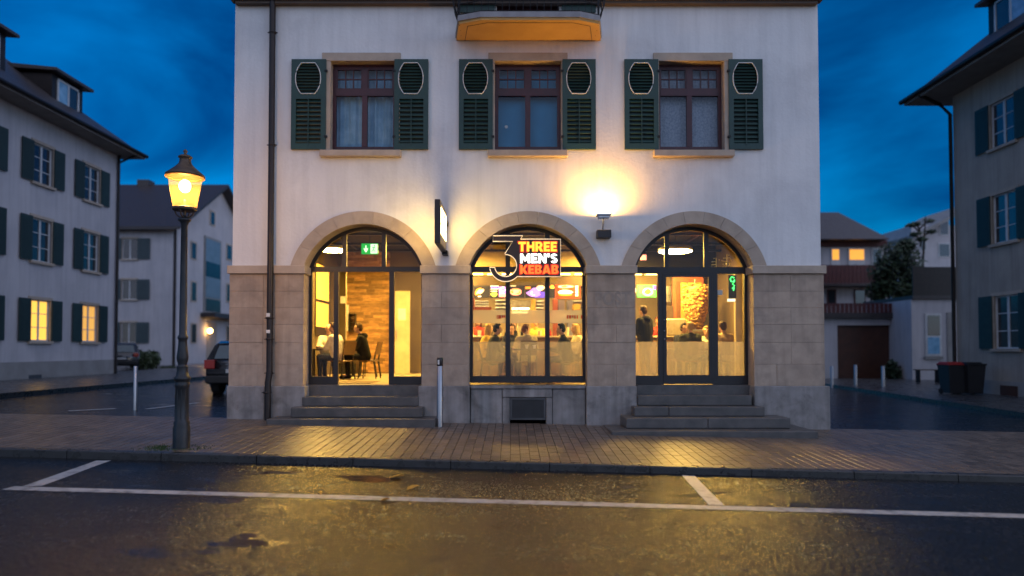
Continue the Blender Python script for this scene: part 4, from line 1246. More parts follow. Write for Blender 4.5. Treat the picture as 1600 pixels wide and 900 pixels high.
# ------------------------------------------------------------------ restaurant interior
IL, IR, IB, ICE = bl + 0.36, br - 0.36, 22.2, 4.55
mb = MB(); mb.box(IL, IR, 14.14, IB, ZF - 0.1, ZF - 0.004); mb.box(px_x(530), px_x(608), 14.02, 14.14, ZF - 0.05, ZF - 0.003)
struct(mb.build('floor', 'floor_tile'))
mb = MB(); mb.box(IL, IR, 14.17, IB, ICE, ICE + .1); struct(mb.build('ceiling', 'ceiling_dark'))
mb = MB(); mb.box(IL, IR, IB, IB + .1, ZF, ICE); struct(mb.build('wall_back', 'wall_cream'))
mb = MB(); mb.box(IL - .0, IL + .08, 14.17, IB, ZF, ICE); struct(mb.build('wall_left', 'wall_umber'))
mb = MB(); mb.box(IR - .08, IR, 14.17, IB, ZF, ICE); struct(mb.build('wall_right', 'wall_umber'))
# seating nook end wall with timber strips
NX0, NX1, NY = IL + .08, FX(609, 20.6), 20.6
mb = MB(); mb.box(NX0, FX(690, 20.6), NY, NY + .12, ZF, ICE); nook = struct(mb.build('wall_nook', 'wall_umber'))
rw = random.Random(9)
wx0 = FX(541, NY); z = ZF + .02
strip_me = MB().box(-.5, .5, -.5, .5, -.5, .5).mesh('wood_strip'); strip_me.materials.append(MATS['wood_strip'])
while z < ICE - .1:
    x = wx0
    while x < NX1:
        w = min(rw.uniform(.22, .62), NX1 - x)
        o = link_mesh('wood_strip', strip_me, None, nook, (x + w / 2, NY - .012, z + .045))
        o.scale = (w - .004, rw.uniform(.02, .06), .084)
        x += w
    z += .088
# pale door in the end wall
a = F(617, 578, 20.2); c = F(641, 455, 20.2)
t = thing('pale_door', (a[0], 20.2, ZF), 'pale cream door with a paper notice seen through the left entrance', 'door')
MB().bbox(a[0], c[0], 20.15, 20.2, ZF, c[1], .004).build('door_leaf', 'door_cream', t)
MB().box(FX(622, 20.14), FX(634, 20.14), 20.138, 20.144, FZ(500, 20.14), FZ(482, 20.14)).build('notice', 'paper', t)
MB().tube([(FX(619.5, 20.1), 20.1, FZ(530, 20.1)), (FX(619.5, 20.1), 20.1, FZ(514, 20.1))], .015, 6).build('handle', 'steel', t)
# yellow side window panels on the left wall
t = thing('wall_panel', (IL + .1, 18.7, ZF + 1.2), 'glowing amber panel in a dark frame on the restaurant\'s left wall', 'wall panel')
MB().box(IL + .085, IL + .11, 18.0, 19.5, ZF + 1.1, ZF + 3.1).build('frame', 'metal_dark', t)
MB().box(IL + .111, IL + .116, 18.05, 19.25, ZF + 2.1, ZF + 3.05).build('panel', 'lit_curtain', t)
MB().box(IL + .111, IL + .116, 18.05, 19.25, ZF + 1.35, ZF + 2.02).build('panel', 'lit_curtain_dim', t)
# bench and small wall things in the nook
t = thing('wall_bench', (FX(525, 20.3), 20.3, ZF), 'dark upholstered bench along the end of the seating nook', 'bench')
MB().bbox(NX0 + .02, FX(560, 20.2), 19.95, 20.55, ZF + .30, ZF + .46, .03).build('seat', 'table_dark', t)
MB().bbox(NX0 + .02, FX(566, 20.4), 20.44, 20.56, ZF + .47, ZF + 1.0, .03).build('backrest', 'table_dark', t)
MB().box(NX0 + .06, FX(559, 20.2), 20.0, 20.5, ZF, ZF + .30).build('base', 'metal_dark', t)
a = F(532, 474, 20.55); c = F(540, 463, 20.55)
tag(MB().bbox(a[0], c[0], 20.52, 20.58, a[1], c[1], .006).build('switch_box', 'paper'), 'small white box on the wall of the seating nook', 'wall box')
t = thing('wall_rack', F(550, 518, 20.5)[:1] + (20.5, F(550, 518, 20.5)[1]), 'dark wall rack with shelves on the timber wall', 'rack')
a = F(545, 518, 20.45); c = F(556, 490, 20.45)
mb = MB()
for xx in (a[0], c[0] - .02): mb.box(xx, xx + .02, 20.36, 20.56, a[1], c[1])
mb.build('frame', 'metal_dark', t)
for k in range(5): MB().box(a[0] + .02, c[0] - .02, 20.37, 20.55, a[1] + k * (c[1] - a[1] - .02) / 4, a[1] + .018 + k * (c[1] - a[1] - .02) / 4).build('shelf', 'table_dark', t)
t2 = F(541.5, 517, 20.4); t3 = F(544, 476, 20.4)
tag(MB().box(t2[0], t3[0], 20.42, 20.52, t2[1], t3[1]).build('pale_post', 'paper'), 'narrow pale upright panel beside the wall rack', 'panel')
tag(MB().tube([(FX(540.8, 18.9), 18.9, ZF + 1.0), (FX(540.8, 18.9), 18.9, ICE)], .018, 8).build('ceiling_pole', 'steel_warm'), 'thin metal pole rising to the ceiling in the seating nook', 'pole')
# pendants
def pendant(px, py, Y, r, label):
    x, z = F(px, py, Y)
    t = thing('pendant_lamp', (x, Y, z), label, 'pendant lamp', 'round ceiling pendants')
    MB().lathe([(r * .98, z - .03), (r, z - .02), (r, z + .05), (r * .96, z + .06)], x, Y, 28).build('rim', 'crockery', t)
    MB().lathe([(r * .95, z - .036), (r * .95, z - .031)], x, Y, 28, False).build('diffuser', 'pendant_glow', t)
    MB().tube([(x, Y, z + .06), (x, Y, ICE)], .01, 6).build('cord', 'metal_dark', t)
pendant(517, 389, 17.0, .40, 'glowing round pendant lamp seen through the left arch')
pendant(1055, 391, 17.0, .43, 'glowing round pendant lamp seen through the right arch')
pendant(700, 388, 18.2, .40, 'round pendant lamp behind the pier between the left and middle arch')
pendant(948, 388, 18.2, .40, 'round pendant lamp behind the pier between the middle and right arch')
# ceiling rails
mb = MB()
for k, y in enumerate((15.2, 16.1, 17.6, 18.8)): mb.box(IL + .1, IR - .1, y, y + .06, ICE - .32, ICE - .26)
for x in (-4.4, -2.9, -.6, 1.8, 3.0, 4.6): mb.box(x, x + .05, 14.6, 19, ICE - .25, ICE - .19)
tag(mb.build('ceiling_rails', 'metal_dark'), 'dark grid of rails under the restaurant ceiling', 'rails')
# exit sign
a = F(564.5, 397, 15.6); c = F(590.5, 380.5, 15.6)
t = thing('exit_sign', ((a[0] + c[0]) / 2, 15.6, a[1]), 'green emergency exit sign with a down arrow and running figure', 'sign')
MB().bbox(a[0], c[0], 15.6, 15.65, a[1], c[1], .004).build('sign_box', 'exit_green', t)
w = c[0] - a[0]; h = c[1] - a[1]
mb = MB(); cx, cz = a[0] + w * .28, a[1] + h * .5
mb.prism_y([(cx - .012, cz + h * .32), (cx + .012, cz + h * .32), (cx + .012, cz - h * .02), (cx + .05, cz + h * .08), (cx + .05, cz - h * .05), (cx, cz - h * .36), (cx - .05, cz - h * .05), (cx - .05, cz + h * .08), (cx - .012, cz - h * .02)], 15.592, 15.598)
mb.build('arrow', 'exit_white', t)
MB().box(a[0] + w * .56, c[0] - .012, 15.594, 15.598, a[1] + .015, c[1] - .015).build('door_field', 'exit_white', t)
mb = MB(); cx = a[0] + w * .75
mb.ball((cx + .02, 15.590, cz + h * .27), (.018, .004, .018), 8, 6)
for p0, p1 in (((cx + .01, cz + h * .18), (cx - .01, cz - .02)), ((cx - .01, cz - .02), (cx + .035, cz - h * .2)), ((cx + .035, cz - h * .2), (cx + .03, cz - h * .36)), ((cx - .01, cz - .02), (cx - .03, cz - h * .22)), ((cx - .03, cz - h * .22), (cx - .06, cz - h * .25)),
               ((cx + .01, cz + h * .15), (cx + .05, cz + .01)), ((cx + .01, cz + h * .15), (cx - .04, cz + h * .1))):
    mb.tube([(p0[0], 15.590, p0[1]), (p1[0], 15.590, p1[1])], .009, 5)
mb.build('running_figure', 'exit_green', t)
MB().tube([((a[0] + c[0]) / 2, 15.62, c[1]), ((a[0] + c[0]) / 2, 15.62, ICE)], .008, 6).build('hanger', 'metal_dark', t)
# kitchen bulkhead with lit ledge and menu screens
KY = 19.0
bx0, bx1 = FX(690, KY), FX(1062, KY)
t = thing('kitchen_bulkhead', ((bx0 + bx1) / 2, KY, FZ(447, KY)), 'brown bulkhead over the counter carrying the menu screens', 'bulkhead')
MB().box(bx0, bx1, KY + .02, KY + .6, FZ(447, KY), FZ(430, KY)).build('panel', 'wall_umber', t)
bxm = FX(945, KY)
MB().box(bx0, bxm, KY + .3, KY + .6, FZ(430, KY) + .002, ICE).build('upper_wall', 'wall_cream', t)  # cream only where lamplight brightens the wall
MB().box(bxm, IR - .1, KY + .3, KY + .6, FZ(430, KY) + .002, ICE).build('upper_wall', 'ceiling_dark', t)  # same wall turned dark: shade of the right arch put into its colour
mb = MB(); x = bx0 + .1; rk = random.Random(2)
while x < bx1 - .4:
    w = rk.uniform(.3, .5); MB().box(x, x + w, KY - .02, KY + .25, FZ(430, KY) + .003, FZ(427.5, KY)).build('ledge_box', 'crockery', t)
    MB().box(x + .02, x + w - .02, KY - .024, KY - .021, FZ(429.5, KY) + .004, FZ(428, KY)).build('ledge_light', 'strip_glow', t)
    x += w + .10
def blob(cx, cz, rx, rz, y, n=14, jit=0.0, rot=0):
    r_ = random.Random(int((cx + cz) * 1000))
    return [(cx + rx * math.cos(a) * (1 + r_.uniform(-jit, jit)) * math.cos(rot) - rz * math.sin(a) * math.sin(rot), cz + rz * math.sin(a) * (1 + r_.uniform(-jit, jit)) * math.cos(rot) + rx * math.cos(a) * math.sin(rot)) for a in [2 * math.pi * k / n for k in range(n)]]
def screen(px0, px1, py0, py1, bg, label, marks, Y=18.93):
    a = F(px0, py1, Y); c = F(px1, py0, Y)
    t = thing('menu_screen', ((a[0] + c[0]) / 2, Y, a[1]), label, 'screen', 'menu screens over the counter')
    MB().box(a[0], c[0], Y, Y + .05, a[1], c[1]).build('display', bg, t)
    for i, (kind, x0, x1, y0, y1, mt, jit, rot) in enumerate(marks):
        p = F(x0, y1, Y); q_ = F(x1, y0, Y); cx, cz = (p[0] + q_[0]) / 2, (p[1] + q_[1]) / 2
        yy = Y - .004 - .002 * i
        if kind == 'o': pts = blob(cx, cz, (q_[0] - p[0]) / 2, (q_[1] - p[1]) / 2, yy, 14, jit, rot)
        else: pts = [(p[0], p[1]), (q_[0], p[1]), (q_[0], q_[1]), (p[0], q_[1])]
        MB().prism_y(pts, yy - .0015, yy).build('picture', mt, t)
screen(737, 765, 446, 465, 'screen_dark', 'dark menu screen with a bread roll picture, first over the counter in the middle arch',
       [('o', 740, 754, 452, 459, 'screen_orange', .12, .9), ('o', 742, 753, 454, 457, 'screen_cream', .2, .9), ('o', 747, 757, 453, 458, 'screen_cream', .1, .7), ('r', 747, 752, 462.5, 464, 'screen_white', 0, 0)])
screen(765.5, 795, 446, 465.5, 'screen_dark', 'dark menu screen with blue, violet and lime fields over the counter',
       [('r', 766.5, 779, 446.5, 448, 'screen_white', 0, 0), ('r', 766.5, 779, 448.5, 450.5, 'screen_blue', 0, 0), ('r', 766.5, 778.5, 451, 452, 'screen_white', 0, 0), ('r', 766.5, 777, 454.5, 455.5, 'screen_white', 0, 0), ('o', 766.5, 777, 457, 463.5, 'screen_lime', .15, 0),
        ('r', 779.5, 791, 448, 464, 'screen_violet', 0, 0), ('o', 780, 791, 449, 457, 'screen_white', .4, .5), ('o', 783, 790, 450, 455, 'screen_violet', .4, .4), ('r', 780, 791, 459, 464, 'screen_pink', 0, 0)])
screen(796, 820, 446, 465.5, 'screen_dark', 'dark menu screen with a round pizza picture over the counter', [('o', 796.5, 815, 450.5, 461.5, 'screen_pink', .04, 0), ('o', 798, 813, 451.5, 460.5, 'screen_orange', .3, 0), ('o', 800, 812, 452.5, 459.5, 'screen_pink', .4, 0.3), ('r', 797, 806, 446.3, 447.3, 'screen_cream', 0, 0)])
screen(820.5, 852, 446, 465.5, 'screen_dark', 'blue menu screen with a violet plate of food and a pizza slice',
       [('r', 835, 851, 456, 465, 'screen_blue', 0, 0), ('r', 821, 829, 448, 451.5, 'screen_orange', 0, 0), ('o', 825, 846, 451, 464, 'screen_violet', .3, 0), ('o', 829, 840, 453, 461, 'screen_white', .5, .4), ('o', 830, 842, 453, 462, 'screen_violet', .45, .2), ('o', 838, 851, 445.5, 454, 'screen_pink', .1, 0), ('o', 840, 850, 446.5, 453, 'screen_cream', .4, 0)])
screen(852.5, 867.5, 446, 465.5, 'screen_dark', 'narrow dark menu screen beside the red one over the counter', [('o', 859, 866, 445.5, 450.5, 'screen_orange', .3, 0), ('o', 860, 866, 447, 451, 'screen_lime', .4, 0)])
screen(868, 906, 445.5, 465.5, 'screen_red', 'red menu screen with two filled flatbreads over the counter',
       [('o', 870, 896, 445.7, 450, 'screen_cream', .08, 0), ('o', 878, 888, 446.5, 449, 'screen_orange', .5, 0), ('o', 871, 895, 453, 460, 'screen_white', .18, 0), ('o', 871, 895, 458.5, 462.5, 'screen_orange', .12, 0), ('o', 874, 893, 457, 460, 'screen_cream', .3, 0)] +
       [('r', 899, 903, y, y + 3.2, 'screen_white', 0, 0) for y in (446.5, 450.5, 455, 459.5)])
screen(996, 1025, 445, 464, 'screen_green', 'green menu screen with a round plate seen through the right arch', [('o', 1004, 1020, 450, 462, 'screen_white', .05, 0), ('o', 1007, 1017, 452, 460, 'screen_orange', .35, 0), ('r', 1000, 1003, 448, 457, 'screen_lime', 0, 0), ('r', 1020, 1025, 446, 453, 'screen_blue', 0, 0)])
screen(985, 995.3, 445, 464, 'screen_dark', 'small dark menu screen next to the green one', [('o', 990, 994, 449, 458, 'screen_pink', .2, 0)])
# unseen lamps added behind the bulkhead to brighten the kitchen
for i, (px0, px1, lab) in enumerate(((745, 805, 'added unseen fill light over the left half of the kitchen'), (845, 905, 'added unseen fill light over the right half of the kitchen'), (985, 1040, 'added unseen fill light over the counter end by the grill'))):
    a, c = FX(px0, 20.2), FX(px1, 20.2); zl = FZ(446, 20.2) + .25
    t = thing('kitchen_fill_light', ((a + c) / 2, 20.2, zl), lab, 'fill light', 'added kitchen fill lights')
    MB().bbox(a, c, 20.12, 20.28, zl, zl + .07, .01).build('housing', 'crockery', t)
    MB().box(a + .03, c - .03, 20.14, 20.26, zl - .012, zl - .002).build('diffuser', 'kitchen_fill', t)
    for xx in (a + .2, c - .2): MB().tube([(xx, 20.2, zl + .07), (xx, 20.2, ICE)], .008, 6).build('hanger', 'metal_dark', t)
# counter
CYY = 18.3
cx0, cx1 = FX(725, CYY), FX(1075, CYY)
t = thing('service_counter', ((cx0 + cx1) / 2, CYY, ZF), 'long wooden service counter with a steel top across the back of the restaurant', 'counter')
MB().box(cx0, cx1, CYY, CYY + .7, ZF, ZF + 1.05).build('front', 'counter_front', t)
MB().bbox(cx0 - .03, cx1 + .03, CYY - .05, CYY + .75, ZF + 1.05, ZF + 1.10, .01).build('top', 'steel_warm', t)
ck = random.Random(4)
k = cx0 + .15
cols = ['crockery', 'yellow_box', 'cloth_cream', 'screen_orange', 'cloth_red', 'steel_warm', 'table_dark']
names = ['white paper cup', 'yellow carton', 'cream food tub', 'orange squeeze bottle', 'red sauce bottle', 'steel shaker', 'dark pepper mill']
kinds = ['paper_cup', 'carton', 'food_tub', 'sauce_bottle', 'sauce_bottle', 'shaker', 'pepper_mill']
ordn = ['first', 'second', 'third', 'fourth', 'fifth', 'sixth', 'seventh', 'eighth', 'ninth', 'tenth', 'eleventh', 'twelfth', 'thirteenth', 'fourteenth', 'fifteenth', 'sixteenth', 'seventeenth', 'eighteenth', 'nineteenth', 'twentieth', 'twenty-first', 'twenty-second']
idx = 0
pmat('sauce_orange', (0.7, 0.22, 0.03), None, 5, 0.4)
while k < cx1 - .2 and idx < 22:
    j = ck.randrange(7); zt = ZF + 1.10; h = ck.uniform(.14, .30); r = ck.uniform(.045, .075)
    mb = MB()
    if j == 1: mb.bbox(k - r * 1.5, k + r * 1.5, CYY + .15, CYY + .15 + 2 * r, zt, zt + h, .006)
    elif j in (3, 4, 6): mb.lathe([(r * .6, zt), (r * .7, zt + .01), (r * .7, zt + h * .65), (r * .25, zt + h * .8), (r * .18, zt + h)], k, CYY + .2, 12)
    else: mb.lathe([(r * .75, zt), (r, zt + h * .95), (r * 1.04, zt + h), (r * .9, zt + h)], k, CYY + .2, 12)
    tag(mb.build(kinds[j], 'sauce_orange' if j == 3 else cols[j]), names[j] + ' on the service counter, ' + ordn[idx] + ' item from its left end', kinds[j].replace('_', ' '), 'small things on the counter')
    k += ck.uniform(.17, .36); idx += 1
# kitchen back: steel shelves, hood, tall units
def unit(name, px0, px1, py0, py1, Y, mat, label, cat, depth=.35, bev=.01):
    a = F(px0, py1, Y); c = F(px1, py0, Y)
    return tag(MB().bbox(a[0], c[0], Y, Y + depth, a[1], c[1], bev).build(name, mat), label, cat)
t = thing('extractor_hood', (FX(812, 21), 21, FZ(478, 21)), 'pale steel extractor hood glowing over the kitchen range', 'hood')
a = F(798, 486, 20.9); c = F(829, 469, 20.9)
MB().bbox(a[0], c[0], 20.9, 21.6, a[1] + .1, c[1], .02).build('canopy', 'steel_warm', t)
MB().box(a[0] + .04, c[0] - .04, 20.95, 21.55, a[1] + .085, a[1] + .098).build('light_strip', 'strip_glow', t)
MB().tube([(FX(811, 21), 21.2, a[1] + .1), (FX(811, 21), 21.2, ZF + .9)], .05, 10).build('gas_pipe', 'steel_warm', t)
def shelf_unit(px0, px1, py0, py1, Y, n, label):
    a = F(px0, py1, Y); c = F(px1, py0, Y)
    t = thing('steel_shelf', ((a[0] + c[0]) / 2, Y, a[1]), label, 'shelf', 'kitchen shelves')
    MB().box(a[0], c[0], Y + .3, Y + .33, a[1], c[1]).build('back_panel', 'steel_warm', t)
    for k in range(n):
        z = a[1] + (c[1] - a[1]) * k / max(1, n - 1)
        MB().box(a[0], c[0], Y, Y + .3, z - .012, z + .012).build('shelf', 'crockery', t)
shelf_unit(742, 763, 470, 482, 20.6, 4, 'white slatted shelf under the bread roll screen')
shelf_unit(774, 790, 469, 486, 20.9, 4, 'pale steel shelf left of the extractor hood')
shelf_unit(838, 850, 470, 486, 20.9, 4, 'pale steel shelf right of the extractor hood')
shelf_unit(896, 914, 470, 486, 20.7, 3, 'pale shelf beside the yellow cartons')
unit('tile_pillar', 864, 871.5, 467, 530, 20.5, 'red_tile', 'narrow red brick tiled pillar in the kitchen', 'pillar', .3)
unit('steel_cabinet', 872.5, 882, 469, 530, 20.9, 'steel', 'grey steel cabinet beside the red tiled pillar', 'cabinet')
unit('steel_cabinet', 886.5, 895, 469, 530, 20.9, 'steel', 'second grey steel cabinet, nearer the yellow cartons', 'cabinet')
unit('yellow_carton', 895.5, 907, 475, 484.5, 20.6, 'yellow_box', 'yellow carton on the shelf under the red menu screen', 'carton')
unit('yellow_upright', 830, 836.5, 468, 535, 20.6, 'yellow_box', 'upright yellow panel beside the extractor hood', 'panel', .1)
unit('price_strip', 741.5, 768, 479.5, 484.5, 20.3, 'red_tile', 'red and cream strip of small pictures under the white shelf', 'price strip', .03, .004)
unit('spice_rack', 735, 741, 464, 486, 20.2, 'red_tile', 'narrow orange spice rack at the left edge of the middle window', 'rack', .2)
t = thing('price_board', (FX(883, 18.6), 18.6, FZ(498, 18.6)), 'red and white price board hanging over the counter', 'board')
a = F(860, 497.5, 18.6); c = F(884, 490, 18.6)
MB().bbox(a[0], c[0], 18.6, 18.64, a[1], c[1], .004).build('panel', 'red_tile', t)
for k, p in enumerate((863, 868, 873, 878)):
    a = F(p, 496, 18.59); c = F(p + (2 if k < 2 else 4), 491.5, 18.59); MB().box(a[0], c[0], 18.588, 18.596, a[1], c[1]).build('lettering', 'paper', t)
MB().tube([(FX(872, 18.62), 18.62, FZ(490, 18.62)), (FX(872, 18.62), 18.62, FZ(447, 18.62))], .01, 6).build('hanger', 'metal_dark', t)
# red lettering printed on the film band of the middle window
fb = [o for o in bpy.data.objects if o.name == 'shop_window'][0]
pmat('print_red', (0.55, 0.05, 0.02), None, 5, 0.6)
for i, (x0, x1) in enumerate(((776, 777.6), (778.4, 783), (784, 786.5), (787, 789.5), (885.5, 888), (889, 892.5), (893.5, 896), (897, 899.5), (901, 903), (907.5, 913))):
    a = F(x0, 498, 14.098); c = F(x1, 492.5, 14.098)
    MB().box(a[0], c[0], 14.094, 14.0985, a[1] + (.02 if i in (2, 3, 6) else 0), c[1]).build('print', 'print_red', fb)
# doner skewer with its glowing grill
DY = 18.0
x, zt = F(1086, 445, DY); zb = FZ(512, DY)
t = thing('doner_grill', (x, DY, ZF), 'tall doner skewer of browned meat before a glowing grill', 'grill')
mb = MB(); rd = random.Random(8)
prof = []
n = 22
for k in range(n + 1):
    tt = k / n; r = (.13 + .20 * math.sin(min(1, tt * 1.15) * math.pi * .62)) * (1 + rd.uniform(-.10, .10)); prof.append((r, zb + (zt - zb) * tt))
mb.lathe(prof, x, DY, 22)
for i, v in enumerate(mb.v):
    s = 1 + rd.uniform(-.08, .08); mb.v[i] = (x + (v[0] - x) * s, DY + (v[1] - DY) * s, v[2] + rd.uniform(-.012, .012))
me_ = mb.build('meat', 'meat', t)
mb = MB()
for k in range(240):
    tt = rd.random(); a = rd.uniform(math.pi, 2 * math.pi); r = (.14 + .20 * math.sin(min(1, tt * 1.15) * math.pi * .62)); zz = zb + (zt - zb) * tt
    mb.ball((x + r * math.cos(a), DY + r * math.sin(a), zz), (rd.uniform(.025, .06), rd.uniform(.02, .03), rd.uniform(.012, .026)), 7, 5)
mb.build('slices', 'meat_slice', me_)
MB().tube([(x, DY, ZF + 1.1), (x, DY, zt + .15)], .02, 8).build('spit', 'steel', t)
MB().box(x - .5, x + .34, DY + .42, DY + .5, zb - .05, zt + .25).build('grill_back', 'red_tile', t)
for k in range(3): MB().box(x - .28 + k * .2, x - .12 + k * .2, DY + .405, DY + .418, zb + .1, zt + .1).build('burner', 'grill_glow', t)
MB().bbox(x - .5, x + .4, DY - .35, DY + .5, zb - .12, zb - .06, .01).build('tray', 'steel', t)
MB().box(x - .48, x + .38, DY - .3, DY + .48, ZF, zb - .121).build('stand', 'steel_warm', t)
unit('menu_slate', 1040, 1053, 478, 497, 18.2, 'table_dark', 'dark slate with chalked lines behind the right door', 'slate', .03, .004)
unit('steel_screen', 1041, 1052, 447, 472, 18.9, 'steel', 'grey steel panel behind the right door\'s glass', 'panel', .05, .004)
unit('glass_case', 1042, 1072, 498, 524, 17.5, 'steel_warm', 'low counter display case behind the right door', 'display case', .5, .02)
unit('wood_post', 1057, 1063, 440, 520, 18.4, 'chair_wood', 'dark wooden post between the door glass and the grill', 'post', .1, .004)
# neon script in the right sidelight
t = thing('neon_sign', (FX(1144, 14.6), 14.6, FZ(470, 14.6)), 'green neon script sign on a dark plate in the right sidelight', 'neon sign')
def np_(px, py): x, z = F(px, py, 14.55); return (x, 14.55, z)
MB().tube([np_(*p) for p in [(1147, 434), (1143, 432.5), (1141, 436), (1142.5, 440), (1146, 440), (1148, 437)]], .012, 6).build('neon_tube', 'neon_green', t)
MB().tube([np_(*p) for p in [(1148, 439), (1144.5, 444), (1148, 446), (1144, 451), (1147, 449), (1146, 454)]], .011, 6).build('neon_tube', 'neon_green', t)
a = F(1138, 466, 14.6); c = F(1150, 430, 14.6)
MB().bbox(a[0], c[0], 14.58, 14.6, a[1], c[1], .004).build('plate', 'frame_black', t)
a = F(1137, 471, 14.58); c = F(1148.5, 467, 14.58)
MB().box(a[0], c[0], 14.57, 14.6, a[1], c[1]).build('small_plate', 'exit_white', t); 
tag(MB().box(*[FX(p, 14.15) for p in (1120.5, 1129)], 14.13, 14.134, FZ(461, 14.13), FZ(453, 14.13)).build('paper_notice', 'paper'), 'white paper notice stuck inside the right sidelight', 'notice')
unit('inner_post', 1150.5, 1160, 425, 600, 14.75, 'door_cream', 'pale upright post inside the right sidelight', 'post', .12, .004)
unit('small_screen', 1001, 1010, 398, 406, 18.6, 'screen_pink', 'small pink screen high up in the right arch', 'screen', .05, .004)
# tables, chairs
def table(X, Y, label, w=.7, d=.7):
    t = thing('cafe_table', (X, Y, ZF), label, 'table', 'cafe tables')
    MB().bbox(X - w / 2, X + w / 2, Y - d / 2, Y + d / 2, ZF + .715, ZF + .75, .008).build('table_top', 'table_dark', t)
    MB().lathe([(.04, ZF + .02), (.035, ZF + .715)], X, Y, 12).build('pedestal', 'metal_dark', t)
    MB().bbox(X - .22, X + .22, Y - .22, Y + .22, ZF, ZF + .02, .006).build('foot', 'metal_dark', t)
    return t
proto = thing('chair', (0, 0, 0), '', 'chair', 'cafe chairs')
MB().bbox(-.21, .21, -.20, .21, .43, .465, .012).build('seat', 'chair_wood', proto)
mb = MB(); mb.add([(-.20, -.19, .60), (.20, -.19, .60), (.19, -.27, .93), (-.19, -.27, .93), (-.20, -.215, .60), (.20, -.215, .60), (.19, -.295, .93), (-.19, -.295, .93)],
                  [(0, 1, 2, 3), (7, 6, 5, 4), (0, 4, 5, 1), (1, 5, 6, 2), (2, 6, 7, 3), (3, 7, 4, 0)]); mb.build('backrest', 'chair_wood', proto)
for sxx in (-1, 1):
    MB().tube([(sxx * .18, .18, .44), (sxx * .20, .22, 0)], .015, 8).build('leg', 'metal_dark', proto)
    MB().tube([(sxx * .20, -.24, 0), (sxx * .185, -.17, .44), (sxx * .185, -.21, .65)], .015, 8).build('leg', 'metal_dark', proto)
first_chair = [True]
def chair(X, Y, rz, label):
    c = proto if first_chair[0] else copy_tree(proto)
    first_chair[0] = False
    c.location = (X, Y, ZF); c.rotation_euler = (0, 0, rad(rz)); c['label'] = label
def cup(X, Y, label):
    tag(MB().lathe([(.03, ZF + .75), (.045, ZF + .84), (.04, ZF + .84)], X, Y, 12).build('cup', 'crockery'), label, 'cup', 'cups on tables')

